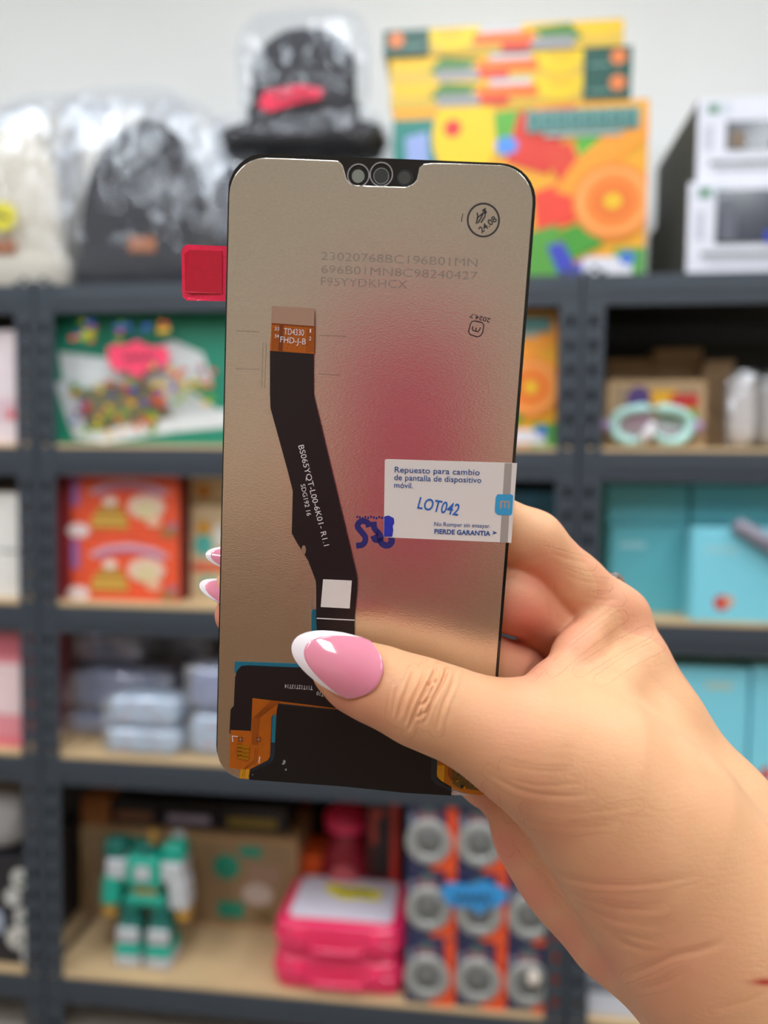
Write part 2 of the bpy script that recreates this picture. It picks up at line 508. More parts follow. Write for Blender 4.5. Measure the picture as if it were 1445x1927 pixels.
# toy construction sets ------------------------------------------------------------
TEAL, YEL, ORG, RED, GRN, BLU, GRY = (40, 132, 122), (252, 208, 30), (248, 140, 44), (222, 52, 44), (66, 160, 56), (52, 84, 196), (150, 150, 152)
DKG = (30, 84, 74)
def ring(cx, cy, rx, ry, w):
    return band([(cx + rx * math.cos(2 * math.pi * i / 24), cy + ry * math.sin(2 * math.pi * i / 24)) for i in range(25)], w)
gear_front = [(rect(0, 0, 1, 1), (240, 170, 40)),
    (rect(0, .06, .18, .42), TEAL), ([(.05, .16), (.14, .13), (.15, .36), (.06, .36)], (150, 170, 225)),
    (rect(0.0, .42, .45, 1), (110, 170, 60)), (ell(.29, .16, .13, .25), YEL), (ell(.24, .12, .035, .05), RED),
    ([(.40, .04), (.55, .02), (.50, .2), (.42, .3)], (96, 176, 60)), ([(.50, .04), (.72, .02), (.62, .4), (.45, .32)], (224, 60, 44)),
    (ell(.455, .23, .045, .05), (90, 150, 240)), ([(.60, .26), (.70, .22), (.78, .45), (.68, .5)], (226, 70, 50)),
    ([(.56, .5), (.72, .42), (.74, .66), (.58, .74)], (238, 70, 50)), ([(.72, .2), (.82, .18), (.80, .3), (.75, .38)], (90, 180, 60)),
    (band([(.70, .52), (.78, .36), (.9, .22), (1.0, .12)], .13), (250, 160, 44)),
    ([(.50, .74), (.66, .68), (.7, 1), (.48, 1)], (86, 160, 60)), ([(.66, .72), (.78, .66), (.84, .8), (.72, .88)], (70, 156, 50)),
    ([(.62, .8), (.68, .78), (.76, .98), (.68, 1)], (60, 70, 190)), ([(.68, .94), (.80, .86), (.84, .96), (.72, 1)], (70, 80, 200)),
    (rect(.88, .82, 1, 1), (84, 160, 70)),
    (ell(.87, .56, .155, .215), (246, 136, 50)), (ring(.87, .56, .125, .17, .03), (250, 170, 90)), (ell(.87, .56, .075, .1), (236, 120, 40)), (ell(.87, .56, .035, .045), (240, 196, 40)),
    (rect(.76, .87, .95, .97), (226, 226, 236)), (ell(.93, .88, .03, .04), (70, 120, 210)),
    (rect(.53, .045, .965, .165), (110, 160, 156)), (rect(.60, .175, .90, .195), (170, 196, 190))] + \
    [(rect(.545 + i * .052, .065, .58 + i * .052, .145), (60, 116, 112)) for i in range(8)] + \
    [(rect(.553 + i * .052, .085, .566 + i * .052, .125), (110, 160, 156)) for i in range(8)]
gear_side = lambda flip: [([(1 - u if flip else u, v) for u, v in pts], c) for pts, c in [
    (rect(0, 0, 1, 1), (222, 186, 70)), (band([(0, .2), (.25, .3), (.5, .15), (1, .35)], .5), (244, 196, 40)), ([(.62, .2), (.78, .05), (.84, .6), (.72, .95)], (76, 130, 60)), (rect(.40, .0, .58, .3), (206, 206, 210)),
    (rect(.56, .55, .8, 1), (156, 156, 160)), (ell(.30, .1, .11, .8), (240, 206, 30)), (ell(.28, .1, .06, .4), (232, 190, 30)),
    (rect(.38, .28, .63, .72), (252, 116, 36)), (rect(.50, .72, .62, 1), (214, 52, 44)), (rect(0, 0, .195, 1), DKG), (ell(.055, .38, .032, .30), (232, 130, 70)), (rect(.09, .62, .17, .7), (120, 160, 150))]]
m_boxcard = mat('box_board', (224, 200, 140), 0.5)
m_boxgrn = mat('box_side_green', (40, 104, 92), 0.5)
YB = SH_Y + 0.05
zb = TOP[0]
t, e = carton('toy_set_box', 'colourful toy construction set box standing on the top shelf under three flat boxes', 'toy box', (738, 1216), zb, YB, 0.075, m_boxcard, h=XZ(970, 197, YB)[1] - zb, group='toy construction sets')
picture(t, e[0], e[1], e[2], e[3], YB, gear_front)
t['label'] = 'upright toy construction set box with gears and a big orange ring, on the top shelf'
z = e[3] + 0.001
for i, (pa, pb, fl_, lab, dy) in enumerate(((735, 1186, True, 'flat toy set box resting on the upright box, lowest of three', 0.0),
                                       (733, 1188, True, 'flat toy set box in the middle of the three stacked ones', 0.003),
                                       (722, 1172, False, 'flat toy set box at the very top, its green end on the left', 0.0))):
    hh = XZ(955, 143, YB)[1] - XZ(955, 193, YB)[1] - 0.001
    t, e = carton('toy_set_box', lab, 'toy box', (pa, pb), z, YB + dy, 0.30, m_boxcard, h=hh, group='toy construction sets')
    picture(t, e[0], e[1], e[2], e[3], YB + dy, gear_side(fl_))
    z = e[3] + 0.001

# white boxes with a dark window ----------------------------------------------------
m_whitebox = mat('white_box', (226, 228, 240), 0.5)
m_boxdark = mat('dark_box_side', (70, 72, 68), 0.6, var=0.35, scale=60)
m_window = mat('dark_window', (70, 74, 86), 0.15, var=0.3, scale=20)
def figure_box(label, px, z0, h, y, win, tan=True):
    t, e = carton('figure_box', label, 'toy box', px, z0, y, 0.30, m_whitebox, side=m_boxdark, h=h, group='white window boxes')
    x0, x1, za, zt, _ = e; w, hh = x1 - x0, zt - za
    u0, v0, u1, v1 = win
    f = MB(); f.box(x0 + w * u0, x0 + w * u1, y - 0.0015, y - 0.0004, zt - hh * v1, zt - hh * v0, m_window)
    f.build('window', t)
    sh = [(rect(.06, .05, .26, .19), (206, 214, 226)), (rect(.08, .07, .16, .17), (90, 140, 110)), (rect(.06, .32, .12, .62), (196, 198, 214)),
          (rect(.10, .74, .98, .80), (150, 152, 160)), (rect(.14, .84, .9, .87), (190, 192, 202))]
    picture(t, x0, x1, za, zt, y, sh)
    b = MB(); b.box(x0 + w * (u0 + .03), x0 + w * (u0 + .14), y - 0.004, y - 0.0016, zt - hh * (v1 - .02), zt - hh * (v0 + .12), mat('figure_tan' if tan else 'figure_grey', (126, 108, 90) if tan else (96, 100, 112)))
    b.build('figure_print', t)
    b = MB(); b.box(x0 + w * (u0 + .35), x0 + w * (u0 + .44), y - 0.004, y - 0.0016, zt - hh * v1, zt - hh * (v1 - .12), mat('figure_blue', (48, 70, 190)))
    b.build('figure_print', t)
    return e
hz = XZ(1370, 348, YB)[1] - zb
e = figure_box('white toy box with a dark window, lower of two at the right', (1292, 1560), zb, hz, YB - 0.02, (.20, .10, 1, .66), tan=False)
figure_box('white toy box with a dark window, stacked on another at the right', (1310, 1560), e[3] + 0.001, XZ(1370, 190, YB)[1] - XZ(1370, 346, YB)[1], YB - 0.012, (.22, .28, 1, .62))

# ------------------------------------------------------------------ second row
Z = TOP[1]
m_greenbox = mat('green_box', (34, 138, 112), 0.45)
y2 = SH_Y + 0.045
t, e = carton('building_block_box', 'green box with colourful building blocks in white trays printed on it', 'toy box', (102, 560), Z, y2, 0.09, m_greenbox, top_px=590)
rnd = random.Random(11)
sh = [([(.02, .28), (.28, .35), (.5, .2), (.62, .3), (.66, .52), (.3, .5), (.05, .62)], (214, 220, 222)),
      ([(.0, .52), (.10, .48), (.52, .52), (.70, .75), (.7, .85), (.4, .9), (.15, .98), (.08, .95)], (206, 212, 214)),
      ([(.12, .93), (.46, .80), (.72, .72), (.72, .86), (.5, .9), (.2, .99)], (230, 234, 236)),
      ([(.09, .58), (.42, .52), (.5, .78), (.14, .9)], (120, 116, 90))]
pal = [(226, 120, 40), (210, 60, 70), (60, 90, 190), (120, 190, 50), (240, 190, 40), (130, 60, 120), (70, 140, 70)]
for q in range(80):
    u, v = rnd.uniform(.07, .42), rnd.uniform(.5, .92)
    if v > .93 - .1 * u: continue
    s = rnd.uniform(.012, .03)
    sh.append((rect(u, v, u + s, v + s * 1.5), pal[rnd.randrange(7)]))
for q in range(50):
    u, v = rnd.uniform(.40, .66), rnd.uniform(.38, .68)
    s = rnd.uniform(.012, .028)
    sh.append((rect(u, v, u + s, v + s * 1.5), pal[rnd.randrange(5)]))
for q in range(26):
    u, v = (rnd.uniform(.1, .2) if q % 2 else rnd.uniform(.28, .5)), rnd.uniform(.06, .22)
    s = rnd.uniform(.012, .03)
    sh.append((rect(u, v, u + s, v + s * 1.5), pal[rnd.randrange(5)]))
picture(t, e[0], e[1], e[2], e[3], y2, sh)
price_tag('hot pink speech-bubble price tag on the green block box', [(202, 655), (215, 648), (240, 648), (258, 640), (280, 652), (312, 652), (320, 672), (312, 690), (280, 694), (258, 712), (240, 698), (215, 698), (203, 680)], y2 - .018, (252, 72, 112), 4, scribble=scrib(232, 674, 292, 672, 8, 5))
t, e = carton('toy_set_box', 'toy construction set box on the second shelf, only its orange right end showing', 'toy box', (690, 1046), Z, y2, 0.075, m_boxcard, top_px=586, group='toy construction sets')
picture(t, e[0], e[1], e[2], e[3], y2, gear_front)

# left unit
m_pinkwhite = mat('pale_pink_box', (236, 222, 228), 0.5)
t, e = carton('gift_box', 'pale pink box at the left edge on the second shelf', 'box', (-150, 33), Z, SH_Y + 0.03, 0.2, m_pinkwhite, top_px=622)
picture(t, e[0], e[1], e[2], e[3], SH_Y + .03, [(ell(.9, .72, .06, .07), (226, 120, 130)), (rect(.75, .6, 1, .8), (226, 196, 206)), (ell(.93, .74, .04, .05), (220, 90, 100))])

# right unit: wooden puzzle boards, picture box, toy mask, bagged pieces
Zr = TOP[1]
m_ply = mat('plywood', (178, 148, 112), 0.7, var=0.15, scale=60)
m_ply2 = mat('light_wood', (196, 164, 124), 0.65, var=0.12, scale=40)
ya = SH_Y + 0.16
zst = XZ(1230, 700, ya)[1]
ORD = 'lowest second third fourth fifth sixth seventh eighth ninth tenth eleventh twelfth thirteenth fourteenth fifteenth sixteenth seventeenth eighteenth nineteenth twentieth twenty-first'.split()
def board_stack(pxa, pxb, zlo, n, th, y, dep, lab, grp):
    z = zlo
    for i in range(n):
        x0, x1 = XZ(pxa, 760, y)[0], XZ(pxb, 760, y)[0]
        j = ((i * 37) % 7 - 3) * 0.0008
        b = MB(); b.box(x0 + j, x1 + j, y, y + dep, z, z + th - 0.0022, m_ply)
        o = b.build('puzzle_board', bevel=0.0008)
        tag(o, 'thin wooden puzzle board, %s from the bottom of the %s' % (ORD[i], lab), 'puzzle board', grp)
        z += th
    return z
th = 0.0095
board_stack(1322, 1378, Zr, 18, th, ya, 0.16, 'stack beside the picture box', 'tall stack of puzzle boards')
yb_ = SH_Y + 0.20
board_stack(1142, 1224, Zr, 19, th, yb_, 0.15, 'left stack behind it', 'left stack of puzzle boards')
board_stack(1228, 1318, Zr, 21, th, yb_, 0.15, 'middle stack', 'middle stack of puzzle boards')
yc = SH_Y + 0.085
t, e = carton('wooden_puzzle_box', 'light wooden puzzle box with a purple, yellow and red picture', 'puzzle', (1142, 1328), Zr, yc, 0.05, m_ply2, top_px=716)
picture(t, e[0], e[1], e[2], e[3], yc, [(rect(.06, .08, .94, .94), (168, 144, 112)), (ell(.32, .32, .13, .24), (84, 62, 126)), (rect(.44, .14, .7, .36), (236, 176, 40)), (rect(.64, .2, .92, .42), (198, 50, 48)), (rect(.46, .40, .9, .52), (150, 170, 40)), (rect(.52, .5, .92, .72), (34, 140, 74)), (rect(.2, .5, .45, .7), (170, 60, 90))])
# toy diving mask: white and mint frame, clear lens, lilac strap
ym = SH_Y + 0.045
t = thing('toy_diving_mask', 'white and mint toy diving mask with a lilac strap on the shelf edge', 'toy mask', tuple(P(1225, 843, ym)), None)
cxm, czm = XZ(1228, 810, ym); zsh = Zr
czm = zsh + 0.040
def ovalpts(rx, rz, y, n=40, nose=True):
    out = []
    for i in range(n):
        a = 2 * math.pi * i / n
        x, zz = rx * math.copysign(abs(math.cos(a)) ** .8, math.cos(a)), rz * math.copysign(abs(math.sin(a)) ** .8, math.sin(a))
        if nose and zz < 0: zz += rz * 0.75 * math.exp(-(x / (rx * .2)) ** 2)
        out.append((cxm + x, y + (x / rx) ** 2 * 0.012, czm + zz))
    return out
b = MB(); pts = ovalpts(0.066, 0.031, ym)
b.tube(pts + [pts[0]], 0.0085, mat('mint_rubber', (186, 232, 226), 0.35), caps=False); b.build('frame', t, smooth=True)
b = MB(); b.poly(ovalpts(0.064, 0.029, ym + .001), mat('tinted_lens', (176, 168, 178), 0.1, var=0, alpha=0.6)); b.build('lens', t)
b = MB(); b.tube([(cxm - .002, ym - .004, czm + .004), (cxm - .008, ym - .010, czm - .012), (cxm - .02, ym - .008, czm - .028)], [.005, .009, .008], mat('white_rubber', (238, 234, 240), .35)); b.build('nose_piece', t, smooth=True)
for s in (-1, 1):
    b = MB(); b.tube([(cxm + s * .066, ym + .012, czm), (cxm + s * .085, ym + .03, czm), (cxm + s * .09, ym + .05, czm)], 0.011, mat('lilac_strap', (178, 150, 196), 0.5)); b.build('strap', t, smooth=True)
# bagged shiny pieces
m_spark = film('shiny_plastic_bag', 0.09, 0.22, 0.05, 0.9, 45)
for i, (pa, pb, pt, lab) in enumerate(((1372, 1440, 690, 'clear bag of shiny white pieces beside the puzzle boards'), (1428, 1520, 690, 'clear bag of pale pieces cut off at the right edge'))):
    yy = SH_Y + 0.05 + 0.03 * i
    x0, x1 = XZ(pa, 770, yy)[0], XZ(pb, 770, yy)[0]; zt = XZ(1400, pt, yy)[1]
    t = thing('bagged_pieces', lab, 'bag', ((x0 + x1) / 2, yy + .03, Zr), 'small clear bags')
    blob_mesh((x0 + x1) / 2, yy + .03, (Zr + zt) / 2 - .002, (x1 - x0) * .36, 0.018, (zt - Zr) * .42, mat('white_foam', (222, 216, 214), .5), 'contents', t, pw=3.5, seed=31 + i, rough=.05)
    blob_mesh((x0 + x1) / 2, yy + .03, (Zr + zt) / 2, (x1 - x0) * .48, 0.028, (zt - Zr) * .49, m_spark, 'plastic_bag', t, pw=4, seed=33 + i, rough=.03, n=70, k=50, crumple=.12)

# ------------------------------------------------------------------ third row
Z = TOP[2]
m_orange = mat('orange_red_box', (240, 92, 56), 0.45)
m_dkred = mat('dark_red_side', (120, 30, 34), 0.5)
y3 = SH_Y + 0.04
cake = [(rect(0, 0, .13, 1), (140, 40, 44)), (rect(.13, .04, .2, .5), (170, 110, 170)), (band([(.3, .3), (.42, .17), (.6, .12), (.78, .18), (.9, .3)], .09), (226, 170, 180)), (band([(.34, .3), (.45, .22), (.6, .19), (.75, .23), (.86, .3)], .05), (170, 110, 160)),
        ([(.28, .86), (.34, .55), (.40, .48), (.46, .40), (.52, .5), (.57, .6), (.6, .86)], (190, 140, 60)), (rect(.30, .66, .58, .70), (232, 190, 90)), (rect(.29, .76, .59, .80), (232, 190, 90)), (ell(.45, .42, .06, .08), (240, 214, 200)),
        (ell(.74, .5, .15, .2), (236, 200, 180)), (ell(.74, .56, .09, .14), (224, 206, 160)), (ell(.80, .74, .06, .08), (244, 190, 160)), (ell(.19, .9, .09, .12), (242, 222, 220)), (ell(.92, .9, .07, .08), (170, 120, 70)), (ell(.95, .8, .03, .06), (150, 120, 150))]
zz = Z
for i, lab in enumerate(('orange red cake toy box on the shelf board, lower of two', 'orange red cake toy box stacked on its twin')):
    hh = (XZ(230, 893, y3)[1] - Z) / 2 - 0.001
    t, e = carton('cake_toy_box', lab, 'toy box', (105, 337), zz, y3 + 0.002 * i, 0.20, m_orange, side=m_dkred, h=hh, group='orange cake toy boxes')
    picture(t, e[0], e[1], e[2], e[3], y3 + 0.002 * i, cake)
    zz = e[3] + 0.001
t, e = carton('picture_box', 'cream box with small teal and orange pictures, beside the orange boxes', 'box', (358, 620), Z, y3 + 0.05, 0.18, mat('cream_box', (226, 200, 160), .5), top_px=898)
picture(t, e[0], e[1], e[2], e[3], y3 + .05, [(rect(0, 0, 1, .16), (214, 186, 140)), (rect(0, .18, 1, .24), (176, 150, 110)), (ell(.1, .12, .06, .06), (210, 140, 50)), (ell(.1, .42, .05, .06), (226, 160, 40)), (ell(.1, .56, .07, .09), (90, 190, 180)), (ell(.22, .48, .05, .1), (240, 236, 226)), (rect(.02, .7, .3, .78), (230, 110, 80)), (ell(.14, .88, .08, .08), (160, 190, 160))])
carton('blue_storage_box', 'dull blue box deep in the middle unit, right of the screen', 'box', (900, 1050), Z, SH_Y + 0.16, 0.2, mat('dull_blue_box', (58, 118, 156), .5), top_px=925)
zz = Z
m_whitecard = mat('white_card', (236, 234, 230), 0.55)
for lab, pt in (('white box at the left edge on the third shelf, lower of two', 1038), ('white box at the left edge stacked on another white box', 927)):
    t, e = carton('white_box', lab, 'box', (-150, 37), zz, SH_Y + .03, 0.2, m_whitecard, top_px=pt, group='white boxes at the left edge')
    zz = e[3] + 0.004
# light blue boxes on the right unit
m_cyan = mat('light_blue_box', (132, 216, 236), 0.4, var=0.03)
m_cyan2 = mat('teal_box', (98, 186, 200), 0.45, var=0.04)
cyan_pr = [(rect(.12, .20, .45, .26), (160, 216, 226))]
yq = SH_Y + 0.075
for i, (pa, pb, lab) in enumerate(((1147, 1296, 'teal gift box behind the hand, left one of the back row'), (1303, 1470, 'teal gift box of the back row, behind the bright blue box'))):
    t, e = carton('gift_box', lab, 'box', (pa, pb), Z, yq + .004 * i, 0.12, m_cyan2, top_px=988, group='light blue gift boxes')
    picture(t, e[0], e[1], e[2], e[3], yq + .004 * i, cyan_pr)
    zt = e[3] + 0.001
    t, e = carton('gift_box', ('teal gift box lying on the left back one', 'teal gift box lying on the right back one, under the beam')[i], 'box', (pa - 2, pb), zt, yq + .012, 0.12, m_cyan2, top_px=912, group='light blue gift boxes')
t, e = carton('gift_box', 'bright light blue gift box with a small red apple print, in front', 'box', (1303, 1490), Z, SH_Y + 0.012, 0.05, m_cyan, top_px=995, group='light blue gift boxes')
picture(t, e[0], e[1], e[2], e[3], SH_Y + .012, cyan_pr)
picture(t, e[0], e[1], e[2], e[3], SH_Y + .012, [(ell(.31, .80, .085, .085), (206, 62, 52)), (ell(.38, .78, .05, .06), (226, 170, 140))], name='printed_apple')
b = MB(); pts = [P(1388, 988, SH_Y - .004), P(1460, 1035, SH_Y - .006)]
zt_ = e[3]
t = thing('grey_stick', 'grey rounded plastic bar lying across the bright blue box', 'bar', tuple(P(1400, 995, SH_Y)))
b.tube([P(1382, 985, SH_Y + .004), P(1392, 991, SH_Y + .003), P(1450, 1025, SH_Y + .001), P(1500, 1056, SH_Y - .002)], [.010, .014, .015, .015], mat('grey_plastic', (142, 138, 154), .4), n=14)
b.build('bar', t, smooth=True)

# ------------------------------------------------------------------ fourth row
Z = TOP[3]
m_tub = film('clear_pouch_bag', 0.09, 0.2, 0.14, 0.6, 36)
m_bluefill = mat('blue_grey_fabric', (146, 160, 202), 0.8, var=0.3, scale=50)
m_bluefill2 = mat('pale_blue_fabric', (196, 216, 240), 0.8, var=0.2, scale=50)
m_rose = mat('rose_print', (214, 150, 160), .7)
def tub(label, pa, pb, pt, pbm, y, z0, fill, seed, rose=False, dep=.12):
    zt = XZ((pa + pb) / 2, pt, y)[1]
    x0, x1 = XZ(pa, (pt + pbm) / 2, y)[0], XZ(pb, (pt + pbm) / 2, y)[0]
    t = thing('bagged_pouch', label, 'pouch', ((x0 + x1) / 2, y + dep / 2, z0), 'pouches in clear bags')
    h = zt - z0
    blob_mesh((x0 + x1) / 2, y + dep / 2, z0 + h * .47, (x1 - x0) * .44, dep * .42, h * .44, fill, 'pouch', t, pw=5, seed=seed, rough=.02)
    blob_mesh((x0 + x1) / 2, y + dep / 2, z0 + h * .5, (x1 - x0) * .5, dep * .5, h * .5 - .0005, m_tub, 'plastic_bag', t, pw=6, seed=seed + 1, rough=.02, n=80, k=40, crumple=.09)
    if rose:
        b = MB(); w = x1 - x0
        for (u, v, a) in ((.35, .3, .06), (.62, .3, .05), (.3, .72, .07), (.7, .68, .05)):
            b.poly([(x0 + w * (u + a * math.cos(q * .52)), y + dep * .07, zt - h * (v + a * .6 * math.sin(q * .52))) for q in range(12)], m_rose)
        b.build('flower_print', t)
    return zt
za = tub('blue grey pouch in a clear bag at the left, lower of the left stack', 112, 300, 1345, 1425, SH_Y + .10, Z, m_bluefill, 41, dep=.16)
za = tub('blue grey pouch in a shiny bag at the left, upper of the left stack', 112, 318, 1262, 1345, SH_Y + .10, za, m_bluefill, 43, dep=.16)
tub('dim pouch in a clear bag deep in the shelf, on the left stack', 125, 262, 1192, 1262, SH_Y + .14, za, m_bluefill, 45, rose=True, dep=.13)
tub('pale pouch with rose prints in a clear bag at the front, lower of two', 186, 338, 1372, 1430, SH_Y + .012, Z, m_bluefill2, 47, rose=True, dep=.085)
zc = XZ(260, 1372, SH_Y + .012)[1]
tub('pale pouch with rose prints in a clear bag at the front, upper of two', 188, 336, 1312, 1372, SH_Y + .012, zc + .001, m_bluefill2, 49, rose=True, dep=.085)
zd = tub('light blue pouch in a clear bag left of the screen, lower of two', 342, 500, 1345, 1430, SH_Y + .02, Z, m_bluefill2, 51, rose=True, dep=.10)
tub('light blue pouch in a clear bag left of the screen, upper of two', 340, 500, 1254, 1345, SH_Y + .02, zd + .001, m_bluefill, 53, dep=.10)
tub('dim pouch in a clear bag at the back of the shelf, beside the screen', 270, 392, 1192, 1300, SH_Y + .28, Z + .10, m_bluefill, 55, dep=.1)
t, e = carton('pouch_carton', 'low grey carton at the back of the fourth shelf carrying a pouch', 'box', (262, 400), Z, SH_Y + .275, .11, mat('grey_carton', (110, 112, 124), .6), h=.099)
t, e = carton('pink_box', 'pink box at the left edge on the fourth shelf', 'box', (-150, 40), Z, SH_Y + .03, .2, mat('pink_box', (236, 150, 160), .5), top_px=1186)
picture(t, e[0], e[1], e[2], e[3], SH_Y + .03, [(rect(0, .28, 1, .72), (246, 218, 220)), (rect(0, .0, 1, .22), (206, 110, 124)), (rect(0, .92, 1, 1), (232, 120, 136))])
for i, (pa, pb, lab) in enumerate(((1322, 1408, 'light blue gift box on the fourth shelf at the right, beside the wrist'), (1413, 1520, 'light blue gift box on the fourth shelf, cut off by the right edge'))):
    t, e = carton('gift_box', lab, 'box', (pa - 120 * (1 - i), pb), Z, SH_Y + .03 + .004 * i, .14, m_cyan, top_px=1256, group='light blue gift boxes')
    picture(t, e[0], e[1], e[2], e[3], SH_Y + .03 + .004 * i, [(rect(.6, .12, .85, .18), (180, 210, 200))] if i == 0 else [(ell(.3, .9, .1, .06), (206, 62, 52))])
# ------------------------------------------------------------------ bottom row
Z = TOP[4]
m_kraft = mat('brown_cardboard', (176, 142, 102), 0.75, var=0.12, scale=30)
yk = SH_Y + 0.20
t, e = carton('robot_toy_carton', 'brown cardboard carton behind the green robot, green shapes printed on it', 'carton', (152, 560), Z, yk, 0.17, m_kraft, top_px=1568)
GT = (28, 146, 122)
picture(t, e[0], e[1], e[2], e[3], yk, [(rect(.02, .06, .98, .96), (150, 124, 92)), (rect(.13, .08, .30, .26), GT), (ell(.17, .5, .06, .12), (60, 100, 90)), (rect(.74, .1, .84, .22), GT), (ell(.68, .34, .06, .14), GT), (ell(.82, .62, .07, .12), (196, 180, 172)), (rect(.64, .72, .76, .9), GT), (ell(.85, .85, .05, .06), (120, 100, 60)), (rect(.78, .3, .92, .5), (160, 130, 112))])
kz = e[3] + 0.001
b0 = [('dark box on top of the robot carton with a brown picture', (210, 300), (150, 104, 78)), ('dark box on top of the robot carton with a white strip', (304, 412), (180, 170, 196)), ('dark box on top of the robot carton with a yellow strip', (416, 540), (150, 130, 50))]
m_blackbox = mat('black_box', (36, 34, 40), 0.5)
for lab, px, c in b0:
    t, e2 = carton('black_toy_box', lab, 'toy box', px, kz, yk + .02, .12, m_blackbox, h=.055, group='dark boxes on the carton')
    picture(t, e2[0], e2[1], e2[2], e2[3], yk + .02, [(rect(.1, .45, .85, .8), c)])
t, e2 = carton('small_carton', 'small orange brown carton in the corner above the robot carton', 'carton', (153, 205), kz, yk + .01, .1, mat('orange_kraft', (170, 110, 62), .7), h=.06)

# green robot toy ------------------------------------------------------------------
yr = SH_Y + 0.07
m_rt = mat('robot_teal', (24, 170, 146), 0.35); m_rd = mat('robot_dark_teal', (14, 106, 96), 0.4)
m_rw = mat('robot_grey', (196, 200, 204), 0.4); m_rg = mat('robot_gold', (196, 150, 62), 0.4)
sc = (XZ(280, 1590, yr)[1] - Z) / 250.0          # metres for each photo pixel of the figure
rx, _ = XZ(280, 1720, yr)
t = thing('toy_robot', 'teal and white toy robot with gold hands standing before the carton', 'toy robot', (rx, yr, Z))
def rb(name, x0, x1, y0, y1, m, d0=-.02, d1=.02, parent=None, bev=.007, slope=0):
    """x from the middle of the figure, y up from the feet, in photo pixels"""
    b = MB(); xa, xb, za, zb_ = rx + x0 * sc, rx + x1 * sc, Z + y0 * sc, Z + y1 * sc
    b.prism([(xa, yr + d0, za), (xb, yr + d0, za), (xb, yr + d1, za), (xa, yr + d1, za)],
            [(xa + slope * sc, yr + d0, zb_), (xb + slope * sc, yr + d0, zb_), (xb + slope * sc, yr + d1, zb_), (xa + slope * sc, yr + d1, zb_)], m)
    return b.build(name, parent or t, bevel=bev, seg=3)
for s in (-1, 1):
    c = 33 * s
    f = rb('foot', c - 28, c + 28, 0, 26, m_rw, -.035, .03); rb('toe_cap', c - 28, c + 28, 26, 46, m_rt, -.036, .03, f)
    l = rb('shin', c - 25, c + 25, 46, 92, m_rd, -.024, .026); rb('knee_plate', c - 24, c + 24, 52, 84, m_rw, -.032, -.023, l)
    rb('thigh', c - 22, c + 20, 90, 138, m_rd, -.02, .02)
rb('hip', -42, 42, 128, 152, m_rt, -.024, .024)
rb('waist', -26, 26, 150, 172, m_rg, -.02, .02)
rb('chest', -38, 38, 170, 236, m_rt, -.03, .026); rb('chest_light', -16, 18, 190, 220, m_rw, -.034, -.0302)
hd = rb('head', -20, 18, 236, 256, m_rd, -.02, .02); rb('antenna', 6, 16, 250, 284, m_rg, -.006, .006, hd, .002)
for s in (-1, 1):
    c = 60 * s
    sp = rb('shoulder', c - 24, c + 24, 184, 226, m_rw, -.026, .026); rb('shoulder_cap', c + s * 4 - 26, c + s * 4 + 20, 224, 262, m_rt if s > 0 else m_rd, -.02, .02, sp)
    a = rb('forearm', c + 16 * s - 20, c + 16 * s + 20, 126, 190, m_rt if s < 0 else m_rw, -.026, .022, slope=-6 * s); rb('hand', c + 20 * s - 14, c + 20 * s + 14, 98, 128, m_rg, -.02, .016, a)
rb('wing', 40, 70, 228, 270, m_rw, .022, .034)

# pink cases -----------------------------------------------------------------------
m_pink = mat('hot_pink_plastic', (240, 44, 100), 0.28, var=0.04, coat=0.4)
m_white_panel = mat('white_panel', (226, 220, 234), 0.3)
ys = SH_Y + 0.008
def roundrect(x0, x1, y0, y1, r, n=6):
    pts = []
    for cx_, cy_, a in ((x1 - r, y1 - r, 0), (x0 + r, y1 - r, 90), (x0 + r, y0 + r, 180), (x1 - r, y0 + r, 270)):
        for i in range(n + 1):
            q = math.radians(a + 90 * i / n); pts.append((cx_ + r * math.cos(q), cy_ + r * math.sin(q)))
    return pts
def case(label, px, z0, h, dep, panel):
    x0, x1 = XZ(px[0], 1810, ys)[0], XZ(px[1], 1810, ys)[0]
    t = thing('toy_case', label, 'toy case', ((x0 + x1) / 2, ys + dep / 2, z0), 'hot pink toy cases')
    def slab(name, za, zb_, ins, m, r=.03):
        b = MB(); rr = roundrect(x0 + ins, x1 - ins, ys + .006 + ins, ys + dep - ins, r)
        b.prism([(p[0], p[1], za) for p in rr], [(p[0], p[1], zb_) for p in rr], m)
        return b.build(name, t, bevel=min(.012, (zb_ - za) * .45), seg=4, smooth=True)
    slab('case_body', z0, z0 + h * .5, .004, m_pink)
    slab('rim', z0 + h * .46, z0 + h * .62, 0, m_pink)
    slab('lid', z0 + h * .58, z0 + h, .003, m_pink)
    xm = (x0 + x1) / 2
    for s in (-1, 1):
        b = MB(); c = xm + s * (x1 - x0) * .28
        b.box(c - .012, c + .012, ys, ys + .012, z0 + h * .32, z0 + h * .76, m_pink); b.build('latch', t, bevel=.004, seg=3)
    b = MB(); w = (x1 - x0) * .2
    b.tube([(xm - w, ys + .014, z0 + h * .5), (xm - w * .9, ys + .002, z0 + h * .3), (xm + w * .9, ys + .002, z0 + h * .3), (xm + w, ys + .014, z0 + h * .5)], .006, m_pink); b.build('handle', t, smooth=True)
    if panel:
        b = MB(); rr = roundrect(x0 + .026, x1 - .026, ys + .034, ys + dep - .02, .014)
        b.prism([(p[0], p[1], z0 + h - .001) for p in rr], [(p[0], p[1], z0 + h + .003) for p in rr], m_white_panel); b.build('lid_panel', t, bevel=.001)
    return x0, x1, z0 + h
hc = (XZ(640, 1752, ys)[1] - Z) / 2
x0, x1, zt = case('hot pink toy case on the shelf board, under its twin', (506, 762), Z, hc - .0005, .20, False)
x0, x1, zt = case('hot pink toy case with a white lid panel, on top of another', (508, 760), Z + hc, hc, .20, True)
m = MB(); zq = zt + .0045
